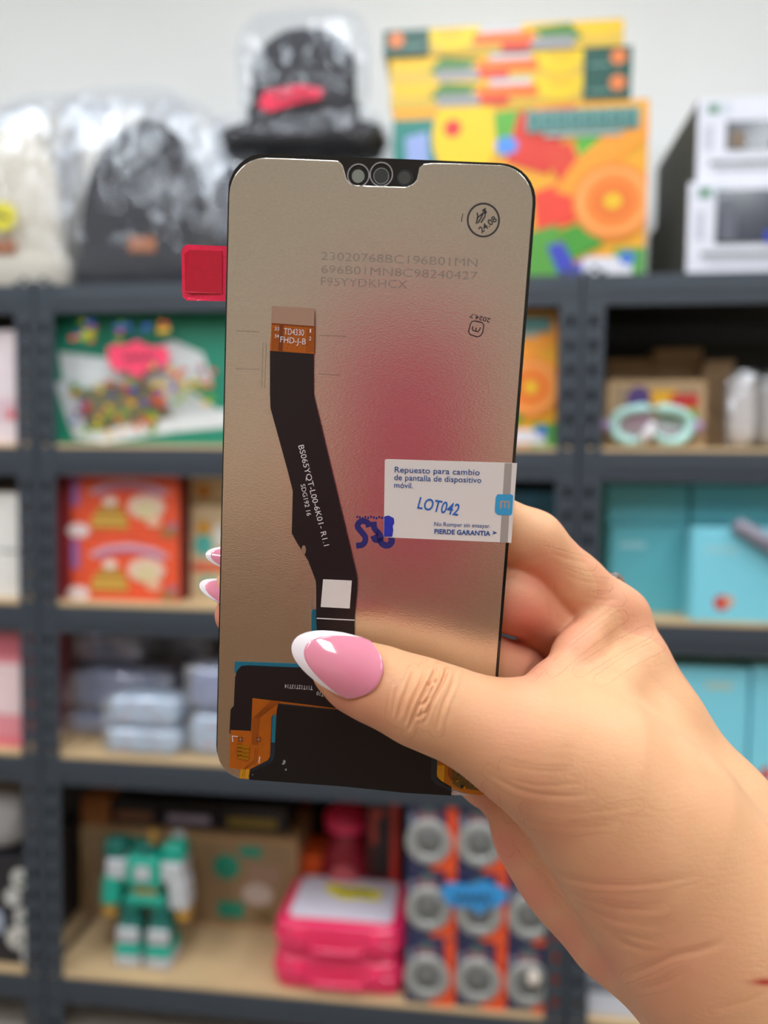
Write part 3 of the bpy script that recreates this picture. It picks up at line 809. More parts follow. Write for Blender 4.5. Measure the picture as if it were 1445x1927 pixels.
yy = [(.30, .55), (.36, .62), (.5, .56), (.62, .58), (.78, .52), (.76, .36), (.6, .38), (.5, .34), (.38, .42)]
pts = [(x0 + (x1 - x0) * u, ys + .20 * (1 - (1 - v)) + .03, zq) for u, v in yy]
t = thing('price_tag', 'yellow star-cut price tag on the white lid of the pink case', 'price tag', pts[0], 'price tags')
m.prism([(p[0], p[1], zq - .001) for p in pts], pts, paint((236, 222, 40), .6)); m.build('card', t)
q = MB(); sl_ = scrib(.42, .49, .70, .46, 8, .03)
for a_, b_ in zip(sl_, sl_[1:]): q.poly([(x0 + (x1 - x0) * u, ys + .20 * v + .03, zq + .0004) for u, v in band([a_, b_], .025)], paint((60, 56, 30)))
q.build('handwriting', t, recalc=False)

# red toy behind the cases: dark red bear-shaped jar with a pink cap
yj = SH_Y + 0.24
xj, _ = XZ(655, 1600, yj); zj = Z
sj = (XZ(655, 1520, yj)[1] - zj)
t = thing('toy_jar', 'dark red toy jar with a pink cap behind the pink cases', 'toy jar', (xj, yj, zj))
b = MB(); b.lathe([(.050, 0), (.062, .01), (.064, sj * .4), (.055, sj * .6), (.038, sj * .78), (.034, sj * .82)], mat('dark_red_plastic', (140, 26, 44), .3), c=(xj, yj, zj), n=28); b.build('jar', t, smooth=True)
b = MB(); b.lathe([(.036, sj * .82), (.05, sj * .85), (.052, sj * .95), (.03, sj * 1.02), (.004, sj * 1.03)], mat('pink_cap', (222, 44, 92), .3), c=(xj, yj, zj), n=28); b.build('cap', t, smooth=True)
b = MB(); b.lathe([(.004, -.0665), (.03, -.064), (.032, -.05)], mat('pale_red_badge', (196, 90, 100), .4), axis='Y', c=(xj, yj, zj + sj * .50), n=20); b.build('badge', t)
t, e = carton('red_black_box', 'dark box with red stripes behind the pink cases, right of the jar', 'box', (690, 752), Z, SH_Y + .20, .1, mat('maroon_box', (64, 22, 26), .5), top_px=1512)
picture(t, e[0], e[1], e[2], e[3], SH_Y + .20, [(rect(.72, 0, .95, .6), (206, 52, 36)), (rect(.1, .05, .5, .3), (190, 60, 44)), (rect(.3, .1, .7, .5), (30, 24, 28))])
t, e = carton('orange_box', 'small orange box peeking out behind the pink cases', 'box', (560, 612), Z, SH_Y + .235, .1, mat('orange_card', (232, 92, 36), .5), top_px=1612)
t, e = carton('black_red_box', 'black box with a dark red edge between carton and jar', 'box', (540, 590), Z, SH_Y + .345, .06, m_blackbox, top_px=1500)
picture(t, e[0], e[1], e[2], e[3], SH_Y + .345, [(rect(.4, .0, .9, .4), (100, 22, 28))])

# spinner boxes --------------------------------------------------------------------
m_navy = mat('navy_box', (44, 46, 86), 0.45); m_disc = mat('grey_disc', (172, 174, 172), 0.3, metal=0.3)
m_disc2 = mat('dark_grey_disc', (122, 124, 124), 0.35, metal=0.3)
yp = SH_Y + 0.010
rows_h = (XZ(850, 1512, yp)[1] - Z) / 3.0
colx = [(762, 857), (858, 945), (946, 1034)]
place = [['bottom', 'middle', 'top'], ['left', 'centre', 'right']]
proto = None
xw = XZ(858, 1700, yp)[0] - XZ(764, 1700, yp)[0]
XS0 = XZ(764, 1700, yp)[0]
for r in range(3):
    for c in range(3):
        x0 = XS0 + c * (xw + .0012); x1 = x0 + xw; z0 = Z + r * rows_h; z1 = z0 + rows_h - .001
        lab = 'navy and orange disc toy box, %s row, %s column of its stack' % (place[0][r], place[1][c])
        if proto is None:
            t = thing('spinner_toy_box', lab, 'toy box', (x0, yp, z0), 'navy and orange disc toy boxes')
            b = MB(); b.box(x0, x1, yp, yp + .09, z0, z1, m_navy); b.build('carton', t, bevel=.0015)
            W_, H_ = x1 - x0, z1 - z0
            picture(t, x0, x1, z0, z1, yp, [([(.78, 0), (1, 0), (1, 1), (.62, 1), (.72, .82), (.9, .7), (.86, .5), (.80, .3)], (240, 84, 36)), (rect(.5, .88, 1, 1), (240, 92, 44)), (rect(.22, .14, .62, .28), (150, 110, 116)), (ell(.42, .1, .14, .08), (80, 100, 104)), (rect(.04, .18, .16, .36), (130, 134, 150)), (rect(.1, .9, .5, .96), (70, 72, 100))])
            cx_, cz_ = x0 + W_ * .44, z0 + H_ * .42; R_ = W_ * .46
            b = MB(); b.lathe([(R_, -.0008), (R_, -.003), (R_ * .92, -.0052), (R_ * .74, -.006), (R_ * .60, -.0045), (R_ * .58, -.0022)], m_disc, axis='Y', c=(cx_, yp, cz_), n=36); d = b.build('disc', t, smooth=True)
            b = MB(); b.lathe([(R_ * .56, -.0023), (R_ * .54, -.0038), (R_ * .3, -.0032), (R_ * .2, -.006), (R_ * .06, -.0068)], m_disc2, axis='Y', c=(cx_, yp, cz_), n=30); b.build('hub', d, smooth=True)
            proto = t; px0 = (x0, yp, z0)
        else:
            dv = Vector((x0 - px0[0], 0.002 * ((r * 2 + c) % 3), z0 - px0[2]))
            n = proto.copy(); COL.objects.link(n); n.location = proto.location + dv; n['label'] = lab
            for ch in list(proto.children):
                q = ch.copy(); COL.objects.link(q); q.parent = n
                q.matrix_parent_inverse = ch.matrix_parent_inverse.copy()
                for gg in ch.children:
                    w = gg.copy(); COL.objects.link(w); w.parent = q; w.matrix_parent_inverse = gg.matrix_parent_inverse.copy()
price_tag('blue speech-bubble price tag on the disc toy boxes', [(829, 1672), (845, 1660), (880, 1665), (915, 1656), (950, 1672), (957, 1690), (940, 1706), (915, 1708), (905, 1722), (885, 1708), (850, 1706), (834, 1692)], yp - .0085, (56, 152, 220), 4, scribble=scrib(855, 1690, 925, 1692, 10, 8))
b = MB(); b.lathe([(.004, -.012), (.010, -.009), (.012, 0), (.010, .009), (.004, .012)], mat('cream_ball', (226, 214, 200), .4), axis='Y', c=tuple(P(1004, 1840, yp - .012)), n=20)
tag(b.build('cream_sticker_ball', smooth=True), 'small cream round bead stuck on the right bottom disc box', 'bead')

# left unit, bottom: dark box with white round prints, grey bag on it
t, e = carton('dark_print_box', 'black box with white round prints at the left edge, bottom shelf', 'toy box', (-150, 55), Z, SH_Y + .02, .2, m_blackbox, top_px=1612)
picture(t, e[0], e[1], e[2], e[3], SH_Y + .02, [(ell(.93, .18, .08, .10), (206, 206, 200)), (ell(.86, .36, .075, .09), (200, 200, 196)), (ell(.95, .55, .08, .1), (210, 208, 204)), (ell(.9, .74, .1, .11), (214, 212, 206)), (ell(.98, .9, .05, .08), (200, 200, 200)), (ell(.72, .6, .06, .12), (170, 180, 200)), (ell(.95, .2, .03, .03), (60, 90, 70)), (ell(.92, .76, .03, .03), (60, 90, 70)), (ell(.95, .57, .03, .03), (60, 90, 70))])
x0, x1 = XZ(-140, 1555, SH_Y + .05)[0], XZ(47, 1555, SH_Y + .05)[0]; zt = XZ(20, 1498, SH_Y + .05)[1]
t = thing('grey_pouch', 'grey soft pouch in a clear bag on the black print box', 'pouch', ((x0 + x1) / 2, SH_Y + .1, e[3]))
blob_mesh((x0 + x1) / 2, SH_Y + .1, (e[3] + zt) / 2, (x1 - x0) * .5, .07, (zt - e[3]) / 2 - .001, mat('grey_cloth', (158, 154, 152), .7), 'pouch', t, pw=4, seed=61, rough=.03)
# right unit, bottom
t, e = carton('white_label_box', 'white box with a grey striped label low behind the wrist', 'box', (1092, 1260), Z, SH_Y + .02, .2, mat('white_grey_box', (206, 210, 222), .5), top_px=1800)
picture(t, e[0], e[1], e[2], e[3], SH_Y + .02, [(rect(0, .38, 1, .62), (120, 124, 134))])
# ------------------------------------------------------------------ the phone screen assembly (held in the hand)
SC_C = CAM + _right * -0.0046274 + _up * 0.0050982 + _fwd * 0.1965204
def _cv(a, b, c): return _right * a + _up * b + _fwd * c
EX = _cv(0.99724652, -0.06038692, -0.04304406).normalized()
EY = _cv(0.05209208, 0.98703243, -0.15183345)
EY = (EY - EX * EX.dot(EY)).normalized()
EZ = EX.cross(EY)                                   # towards the camera
SCM = Matrix(((EX.x, EY.x, EZ.x, SC_C.x), (EX.y, EY.y, EZ.y, SC_C.y), (EX.z, EY.z, EZ.z, SC_C.z), (0, 0, 0, 1)))
HW, HH = 0.03725, 0.080675
def L(px, py, z=0.0):
    """where a sight line meets the screen's own plane: local x, y in metres"""
    d = ray(px, py); t = (SC_C + EZ * z - CAM).dot(EZ) / d.dot(EZ)
    q = CAM + d * t - SC_C
    return (q.dot(EX), q.dot(EY))
def LL(pts, z=0.0): return [L(px, py, z) for px, py in pts]
SZ = 0.0005      # upper face of the steel plate

m_glass = mat('black_glass', (12, 12, 16), 0.12, var=0, coat=0.3)
m_plate = bpy.data.materials.new('brushed_steel_back'); m_plate.use_nodes = True
nt = m_plate.node_tree; bs = nt.nodes['Principled BSDF']
bs.inputs['Metallic'].default_value = 1.0
PLATE_ROUGH = 0.25
tc = nt.nodes.new('ShaderNodeTexCoord'); mp = nt.nodes.new('ShaderNodeMapping'); mp.inputs['Scale'].default_value = (1, 2.2, 1); mp.inputs['Rotation'].default_value = (0, 0, .6)
nt.links.new(tc.outputs['Object'], mp.inputs['Vector'])
nz = nt.nodes.new('ShaderNodeTexNoise'); nz.inputs['Scale'].default_value = 1500; nz.inputs['Detail'].default_value = 2
nt.links.new(mp.outputs['Vector'], nz.inputs['Vector'])
cr = nt.nodes.new('ShaderNodeMix'); cr.data_type = 'RGBA'; cr.inputs[6].default_value = (0.64, 0.59, 0.52, 1); cr.inputs[7].default_value = (0.80, 0.745, 0.67, 1)
nt.links.new(nz.outputs['Fac'], cr.inputs[0]); nt.links.new(cr.outputs[2], bs.inputs['Base Color'])
bp = nt.nodes.new('ShaderNodeBump'); bp.inputs['Strength'].default_value = 0.25; bp.inputs['Distance'].default_value = 0.00015
nt.links.new(nz.outputs['Fac'], bp.inputs['Height']); nt.links.new(bp.outputs['Normal'], bs.inputs['Normal'])
bs.inputs['Roughness'].default_value = PLATE_ROUGH
m_edge = mat('cut_steel_edge', (214, 210, 204), 0.3, metal=1.0, var=0)
m_fpc = mat('black_flex', (22, 14, 20), 0.42, var=0.1, scale=300)
m_tape = mat('black_tape', (16, 15, 19), 0.38, var=0.1, scale=200)
m_amber = mat('amber_flex', (178, 92, 14), 0.35, var=0.12, scale=400)
m_amberd = mat('amber_trace', (120, 56, 14), 0.35, var=0)
m_gold = mat('gold_contact', (214, 160, 40), 0.25, metal=0.8, var=0.05)
m_stiff = mat('stiffener', (170, 136, 116), 0.45, var=0.04)
m_bluefilm = mat('blue_film', (24, 112, 136), 0.3, var=0.05)
m_ink = mat('black_ink', (40, 36, 44), 0.6, var=0)
m_faint = mat('faint_grey_ink', (112, 110, 118), 0.6, var=0, alpha=0.3)
m_stamp = mat('blue_stamp_ink', (36, 32, 110), 0.6, var=0.25, scale=900)
m_stampb = mat('bright_blue_stamp_ink', (34, 50, 176), 0.6, var=0.3, scale=900)
m_lblue = mat('label_blue_print', (38, 84, 150), 0.6, var=0)
m_lotink = mat('lot_blue_ink', (40, 104, 190), 0.6, var=0.1, scale=900)
m_label = mat('white_label_paper', (226, 222, 220), 0.5, var=0.02)
m_wtext = mat('white_legend', (226, 222, 226), 0.5, var=0)

screen = thing('phone_screen', 'replacement phone screen held up by the hand, steel back with a black flex cable', 'phone screen')
screen.matrix_world = SCM

def rrect(hw, hh, r, n=8, cx=0, cy=0):
    return [(p[0] + cx, p[1] + cy) for p in roundrect(-hw, hw, -hh, hh, r, n)]
def sheet(name, pts, z0, z1, m, parent=None, bevel=0.0, sides=None):
    b = MB(); b.prism([(x, y, z0) for x, y in pts], [(x, y, z1) for x, y in pts], m, sides)
    return b.build(name, parent or screen, local=True, bevel=bevel)
def flat(name, polys, z, m, parent=None):
    b = MB()
    for p in polys: b.poly([(x, y, z) for x, y in p], m)
    o = b.build(name, parent or screen, local=True, recalc=False)
    return o
def lettering(text, px_a, px_b, z, m, parent=None, height_px=None, name='lettering', shear=0.0, bold=0.0, flip=False, space=1.0):
    """a printed line from px_a (baseline start) to px_b (baseline end)"""
    cu = bpy.data.curves.new(name, 'FONT'); cu.body = text; cu.size = 1.0; cu.shear = shear; cu.offset = bold; cu.space_character = space
    cu.resolution_u = 3
    o = bpy.data.objects.new(name, cu); COL.objects.link(o)
    dg = bpy.context.evaluated_depsgraph_get(); dg.update()
    me = bpy.data.meshes.new_from_object(o.evaluated_get(dg)); bpy.data.objects.remove(o); bpy.data.curves.remove(cu)
    co = np.array([v.co[:] for v in me.vertices]); 
    x0, x1 = co[:, 0].min(), co[:, 0].max(); w = x1 - x0
    A = Vector(L(*px_a, z)); B = Vector(L(*px_b, z)); d = B - A; s = d.length / w
    d = d.normalized(); nrm = Vector((-d.y, d.x))
    if flip: nrm = -nrm
    cap = 0.72
    sy = s if height_px is None else (height_px / F_PX * 0.197) / cap
    for v in me.vertices:
        q = A + d * ((v.co.x - x0) * s) + nrm * (v.co.y * sy)
        v.co = (q.x, q.y, z)
    if flip: me.flip_normals()
    me.materials.clear(); me.materials.append(m)
    o = bpy.data.objects.new(name, me); COL.objects.link(o); o.parent = parent or screen
    return o

# glass sandwich
sheet('front_glass', rrect(HW, HH, 0.0092), -0.0016, -0.0006, m_glass, bevel=0.0003)
sheet('panel_frame', rrect(HW - .0001, HH - .0001, 0.0090), -0.0006, 0.0, m_glass)
# steel plate with the notch at the top
top_r = [(968, 312.5), (930, 311.5), (850, 308.5), (812, 308), (797, 310), (789, 317), (787, 328), (784, 340), (776, 348), (764, 353), (700, 351), (672, 350), (660, 347), (652, 338), (649, 326), (645, 312), (637, 304), (626, 303), (540, 299.5), (500, 298)]
arc = lambda cx, cy, r, a0, a1, n=8: [(cx + r * math.cos(math.radians(a0 + (a1 - a0) * i / n)), cy + r * math.sin(math.radians(a0 + (a1 - a0) * i / n))) for i in range(n + 1)]
xl, xr, yb = -HW + 0.0005, HW - 0.0009, -HH + 0.0002
tr = L(968, 312.5); tl = L(500, 298)
pl = arc(xr - .0086, tr[1] - .0086, .0086, 0, 84) + LL(top_r)[1:-1] + arc(xl + .0090, tl[1] - .0090, .0090, 94, 180) + arc(xl + .0078, yb + .0078, .0078, 180, 270) + arc(xr - .0078, yb + .0078, .0078, 270, 360)
sheet('steel_back_plate', pl, 0.00002, SZ, m_plate, sides=m_edge, bevel=0.00012)
# sensors in the notch
def disc(name, px, r_px, z0, z1, m, parent=None, inner=None, n=32):
    c = L(*px); r = r_px / F_PX * .1855
    b = MB()
    if inner is None:
        b.lathe([(r, z0), (r, z1)], m, c=(c[0], c[1], 0), n=n)
    else:
        ri = inner / F_PX * .1855
        ring_ = []
        for rr, z in ((ri, z0), (r, z0), (r, z1), (ri, z1)):
            base = len(b.v); ring_.append(base)
            for q in range(n): b.v.append((c[0] + rr * math.cos(2 * math.pi * q / n), c[1] + rr * math.sin(2 * math.pi * q / n), z))
        i = b._m(m)
        for k in range(4):
            a_, c_ = ring_[k], ring_[(k + 1) % 4]
            for q in range(n): b.f.append((a_ + q, a_ + (q + 1) % n, c_ + (q + 1) % n, c_ + q)); b.mi.append(i)
    return b.build(name, parent or screen, local=True, smooth=False)
m_ring = mat('sensor_ring', (186, 188, 198), 0.3, metal=0.6, var=0)
m_sens = mat('grey_green_lens', (138, 146, 138), 0.25, var=0.08, scale=800)
m_sens2 = mat('dark_lens', (46, 54, 58), 0.08, var=0, coat=1.0); m_sens3 = mat('dim_lens', (74, 76, 74), 0.25, var=0)
r1 = disc('sensor_hole', (674.5, 331), 21, .00001, .0005, m_ring, inner=19); disc('sensor_lens', (674, 332), 12, .00001, .0002, m_sens, r1)
r2 = disc('camera_hole', (717.5, 329), 22, .00001, .0005, m_ring, inner=20); disc('camera_lens', (717.5, 332), 14.5, .00001, .0004, m_ring, r2, inner=13.6); disc('camera_glass', (717.5, 332), 13.6, .00001, .0003, m_sens2, r2)
r3 = disc('sensor_hole', (762, 335), 15, .00001, .0002, mat('notch_grey', (36, 40, 50), .4, var=0), inner=12); disc('sensor_lens', (761.5, 335), 11.5, .00001, .0002, m_sens3, r3)

# red pull tab, bent a little towards the camera
tab = [(424, 461), (345, 456), (337, 461), (334, 470), (335.5, 545), (337, 556), (345, 563), (421, 565.5)]
def tabmesh(name, pts, z, m, parent, bend=0.0016):
    b = MB(); q = LL(pts); x1_ = max(p[0] for p in q)
    f = lambda p, dz: (p[0], p[1], z + dz - bend * min(1, max(0, (x1_ - p[0]) / .012)) ** 2)
    b.prism([f(p, 0) for p in q], [f(p, .00012) for p in q], m)
    return b.build(name, parent, local=True)
tb = tabmesh('pull_tab', tab, -.0017, mat('red_plastic_tab', (244, 34, 84), 0.22, var=0.08, scale=300, coat=0.5, bump=.35, bscale=260), screen)
tabmesh('printed_patch', [(415, 470), (352, 467), (341, 474), (343, 545), (352, 549), (415, 551)], -.00155, mat('dark_red_print', (204, 14, 54), 0.25, var=0.15, scale=500, coat=.4), tb)

# ---- flex cable
ZC = 0.0015                                   # the free end stands off the plate
def flexpoly(name, pts, zs, m, parent, th=.00016):
    """strip with a height for each point"""
    q = [L(px, py, z) for (px, py), z in zip(pts, zs)]
    b = MB(); b.prism([(p[0], p[1], z) for p, z in zip(q, zs)], [(p[0], p[1], z + th) for p, z in zip(q, zs)], m)
    return b.build(name, parent, local=True)
flex = flexpoly('flex_cable', [(508, 660), (589, 666), (589, 742), (603, 800), (672, 1088), (672, 1110), (667, 1163), (666, 1260), (600, 1256), (595, 1163), (595, 1105), (594, 1092), (580, 1055), (557, 1018), (549, 1003), (551, 924), (542, 888), (509, 768), (508, 740)],
                [ZC] * 19, m_fpc, screen)
fa = flexpoly('cable_end', [(511, 608), (592, 614), (591, 666), (508, 660)], [ZC] * 4, m_amber, screen)
st = flexpoly('stiffener', [(512.5, 576), (588, 580), (591.5, 583), (591, 614), (511, 608), (511.5, 578)], [ZC + .0001] * 6, m_stiff, screen, .0003)
zt_ = ZC + .0002
tr_ = []
for i in range(5): tr_.append(LL(band([(514 + i * 3.2, 617), (512 + i * 3.2, 659)], .9), zt_))
for i in range(5): tr_.append(LL(band([(578 + i * 3.0, 619), (576.5 + i * 3.0, 663)], .9), zt_))
tr_.append(LL([(526, 612), (534, 612), (532, 661), (524, 660)], zt_))
for i in range(4):
    for j in range(9):
        x, y = 541 + i * 9.6 + (j % 2) * 2.2, 613 + j * 5.2 + i * .6
        tr_.append(LL(ell(x - j * .15, y, .9, 1.1, 8), zt_))
flat('copper_traces', tr_, zt_, m_amberd, fa)
for txt, a, b_, h in (('TD4330', (534, 629), (571.5, 632), 11.5), ('FHD-J-B', (527, 644), (575, 648.5), 11), ('33', (516.5, 621.5), (525, 622.2), 6.4), ('34', (516.5, 635.5), (525, 636), 6.4), ('1', (582.5, 626), (585, 626.2), 7), ('2', (581, 640.3), (585.5, 640.7), 7)):
    lettering(txt, a, b_, zt_ + .0001, m_wtext, fa, h)
zt_ = .0024
lettering('BS065YQT-L00-6K01- R1.1', (561, 839), (609.5, 1028), .00175, m_wtext, flex, 11)
lettering('SDG192 16', (565.5, 912), (577.5, 971), .00175, m_wtext, flex, 9)
hole = flat('slot_hole', [LL(ell(571.5, 1035, 4.2, 9, 16), .0017)], .0017, mat('hole_tan', (150, 120, 100), .4, var=0), flex)
lbl = flexpoly('white_sticker', [(608, 1090), (662, 1092.5), (658, 1145), (603.5, 1142)], [ZC + .0002] * 4, m_label, flex, .0001)
flat('fold_line', [LL(band([(596, 1163.5), (667, 1167)], 2), .00172)], .00172, m_wtext, flex)
# ---- lower flex board
Z1 = SZ + .0002
lay = sheet('blue_film', LL([(441.5, 1245), (560, 1249), (578, 1243), (585, 1232), (586, 1150), (589, 1147), (600, 1147), (640, 1250), (640, 1400), (505, 1400), (505, 1345), (441, 1265)], Z1), SZ + .00002, SZ + .0001, m_bluefilm)
low = sheet('lower_flex_board', LL([(454, 1253), (468, 1252), (560, 1256), (578, 1250), (592, 1236), (600, 1180), (640, 1180), (640, 1345), (560, 1345), (474, 1345), (473, 1385), (432, 1380), (434, 1335), (440, 1328), (442.5, 1275), (446, 1262)], Z1), Z1, Z1 + .00016, m_fpc)
ZA = SZ + .00045
sheet('board_gap', LL([(508, 1390), (530, 1390), (530, 1450), (480, 1462), (469, 1467), (467, 1448), (500, 1428), (507, 1418)], SZ), SZ + .00012, SZ + .00028, mat('blue_black_edge', (34, 48, 60), .3, var=0))
amb = sheet('amber_board', LL([(475, 1314), (640, 1334), (640, 1420), (518, 1420), (516.5, 1350), (514, 1344), (511, 1350), (508, 1424), (503, 1431), (470, 1448), (468, 1466), (450.5, 1465), (452, 1448), (431.5, 1445), (434, 1374), (472.5, 1376)], ZA), SZ + .0003, ZA, m_amber)
tl_ = [LL(band([(512 + i * 4.2, 1318), (476 + i * 3.1, 1352 - i * .4), (474 + i * 2.6, 1402)], 1.0), ZA + .00005) for i in range(5)]
tl_ += [LL(band([(484, 1408), (483, 1432), (458, 1449), (456, 1462)], 1), ZA + .00005), LL(band([(480, 1408), (479, 1430), (462, 1444), (460, 1463)], 1), ZA + .00005)]
tl_ += [LL(rect(447.5, 1387, 457, 1396), ZA + .00005), LL(rect(482, 1387, 491, 1396), ZA + .00005), LL(rect(446, 1399, 456, 1426), ZA + .00005)]
flat('copper_traces', tl_, ZA + .00005, m_amberd, amb)
for i in range(4):
    y = 1401 + i * 7.2
    b = MB(); q = LL([(447 + (i > 2) * 2, y), (457, y + .6), (457, y + 2), (470 - i * .6, y + 3), (469 - i * .6, y + 8), (456, y + 7), (455, y + 5), (446, y + 4.6)], ZA + .0002)
    b.prism([(x, yy_, ZA) for x, yy_ in q], [(x, yy_, ZA + .00025) for x, yy_ in q], m_gold); b.build('gold_contact', amb, local=True)
flat('corner_marks', [LL(band([(438, 1396), (437, 1385), (447, 1386)], 1.6), ZA + .0001), LL(band([(489, 1424), (487, 1435), (489, 1436)], 1.6), ZA + .0001)], ZA + .0001, m_wtext, amb)
flat('alignment_marks', [LL(band([(452.5, 1388), (452.3, 1395)], 1.3), ZA + .0001), LL(band([(449, 1391.5), (456, 1391.6)], 1.3), ZA + .0001), LL(band([(486.5, 1388), (486.3, 1395)], 1.3), ZA + .0001), LL(band([(483, 1391.5), (490, 1391.6)], 1.3), ZA + .0001)], ZA + .0001, m_stiff, amb)
flat('tail_gold', [LL([(452.5, 1448), (470, 1448), (468, 1465.5), (450.8, 1464.5)], ZA + .0001)], ZA + .00004, mat('gold_flex', (206, 146, 24), .35), amb)
flat('blue_slot', [LL([(513, 1346), (516, 1344), (519.5, 1346), (519, 1398), (510.5, 1397)], ZA + .0001)], ZA + .0001, m_bluefilm, amb)
lettering('T11T12T13T14', (588.5, 1291), (536, 1287.5), Z1 + .0003, m_wtext, low, 8.5)
lettering('T9 T10', (622, 1307), (596.5, 1301), Z1 + .0003, m_wtext, low, 8)
ZT = SZ + .0008
tape = sheet('black_tape', LL([(523, 1324), (720, 1345), (920, 1366), (916, 1400), (819, 1420), (812, 1462), (818, 1472), (848, 1488), (850, 1498), (760, 1492.5), (650, 1481), (469, 1468), (468, 1460), (471, 1452), (500, 1440), (512, 1433), (516, 1424), (520, 1340)], ZT), SZ + .0004, ZT, m_tape, bevel=.00015)
flat('tape_blemishes', [LL(ell(535, 1433, 2.6, 3.4, 10), ZT), LL(ell(538, 1448, 1.8, 2.0, 8), ZT), LL(ell(475.5, 1457.5, 1.2, 1.2, 8), ZT), LL(ell(533, 1437, 3, 1.5, 8), ZT)], ZT + .00012, mat('grey_dust', (150, 150, 150), .4, var=.3, scale=3000), tape)
# right hand board end
ZR = SZ + .0006
rim = sheet('board_gap', LL([(812, 1405), (822, 1405), (822, 1440), (821, 1460), (828, 1470), (849, 1482), (850, 1490), (818, 1474), (811, 1464)], ZR), SZ + .0003, SZ + .0009, mat('blue_black_edge', (40, 56, 70), .3, var=0))
rb_ = sheet('amber_tail_board', LL([(823, 1400), (930, 1400), (917, 1488), (911, 1494), (902, 1496.5), (880, 1494), (862, 1488), (848, 1480), (830, 1470), (822, 1462)], ZR), SZ + .0003, ZR, mat('amber_solder_mask', (206, 130, 24), .3, var=.08, scale=500))
mz = flat('component_field', [LL([(856, 1412), (928, 1412), (913, 1484), (903, 1488), (862, 1482), (851, 1474), (852, 1440)], ZR)], ZR + .00006, mat('olive_shielded_board', (122, 104, 56), .35, metal=.2, var=.35, scale=1400), rb_)
flat('pad', [LL([(823, 1439), (837, 1440), (835, 1472), (828, 1467), (822, 1458)], ZR)], ZR + .0001, mat('yellow_pad', (240, 184, 30), .3), rb_)
flat('copper_traces', [LL(band([(840 + i * 3, 1424), (846 + i * 2.6, 1436), (843 + i * 2.6, 1456), (849 + i * 2, 1468)], 1.1), ZR) for i in range(4)], ZR + .0001, m_amberd, rb_)
rnd = random.Random(5)
for i in range(22):
    x, y = rnd.uniform(860, 906), rnd.uniform(1440, 1482)
    if y > 1486 - max(0, (870 - x)) * .6: continue
    c = L(x, y, ZR); s1, s2 = rnd.uniform(.0002, .0005), rnd.uniform(.0002, .0004)
    b = MB(); b.box(c[0] - s1, c[0] + s1, c[1] - s2, c[1] + s2, ZR, ZR + .0004, m_gold if i % 4 == 0 else mat('chip_%d' % (i % 3), ((70, 60, 40), (150, 132, 90), (96, 84, 60))[i % 3], .4, var=0)); b.build('component', rb_, local=True)
sheet('white_film_corner', LL([(849, 1484), (866, 1491), (888, 1495.5), (852, 1495)], SZ), SZ + .00005, SZ + .0002, mat('white_film', (226, 224, 230), .4, var=0))

# ---- warranty label, folded round the right edge
ZL = SZ + .00012
q1 = [(727, 864), (973, 871.5), (962, 1021.5), (722, 1011), (724, 866)]
lab_ = sheet('warranty_label', LL(q1, ZL), SZ + .00002, ZL, m_label)
flat('grey_strip', [LL([(949.5, 871.5), (963.5, 872), (955, 1021), (940.5, 1020.3)], ZL)], ZL + .00004, mat('label_grey', (164, 158, 154), .5, var=0), lab_)
lg = flat('logo_patch', [LL([(936, 930), (940, 930), (963, 930.5), (965.5, 933), (963.5, 966), (961, 969.5), (937, 969), (931.5, 964), (931, 958), (932.5, 936)], ZL)], ZL + .00008, mat('logo_blue', (56, 160, 214), .5, var=0), lab_)
flat('logo_letter', [LL(p, ZL) for p in ([(941.5, 942), (959.5, 942.5), (959, 945.5), (941, 945)], [(940.5, 945), (944.5, 945), (944, 957), (940, 957)], [(948.5, 945), (951.5, 945), (951, 956), (948, 956)], [(955.8, 945), (959.2, 945), (958.6, 957), (955, 957)])], ZL + .00012, mat('label_grey', (164, 158, 154)), lg)
zt_ = ZL + .0001
for txt, a, b_, h, bd in (('Repuesto para cambio', (742.5, 888.6), (902.5, 894.3), 11, .006), ('de pantalla de dispositivo', (741.5, 903.2), (905.5, 908.8), 11, .006), ('móvil.', (741.5, 917.6), (777, 918.8), 10.5, .006), ('No Romper sin ensayar.', (817, 989.5), (922.5, 993.5), 8, .004), ('PIERDE GARANTIA', (817, 1004), (922.5, 1008.2), 9, .03)):
    lettering(txt, a, b_, zt_, m_lblue, lab_, h, bold=bd)
flat('arrow_mark', [LL([(926, 998.5), (935.5, 1002.6), (926, 1006), (929, 1002.2)], zt_)], zt_, m_lblue, lab_)
lettering('LOT042', (784.5, 956.5), (861.5, 970.5), zt_, m_lotink, lab_, 23, bold=.012, shear=.12)
# blue stamp, half on the label
zs = SZ + .00006
S_ = band(curve([(694, 992), (692, 982), (678, 980), (671, 990), (680, 1001), (689, 1012), (684, 1026), (670, 1027)]), 11)
R_ = [band(curve([(703, 982), (704, 996), (714, 1004), (718, 1014), (706, 1018), (702, 1008)]), 11), band(curve([(714, 1012), (718, 1024), (730, 1028), (738, 1020), (736, 1010)]), 12)]
flat('blue_stamp', [LL(S_, zs), LL(R_[0], zs), LL(R_[1], zs)] + [LL(ell(672 + i * 5.2, 972.5 + (i * 7 % 5) * .7, 2.0, 2.6, 8), zs) for i in range(10)], zs, m_stamp)
flat('blue_stamp', [LL([(723, 972), (731, 970), (741, 975), (742, 984), (739, 990), (740, 998), (738, 1010), (722.5, 1010)], zt_)], zt_, m_stampb, lab_)
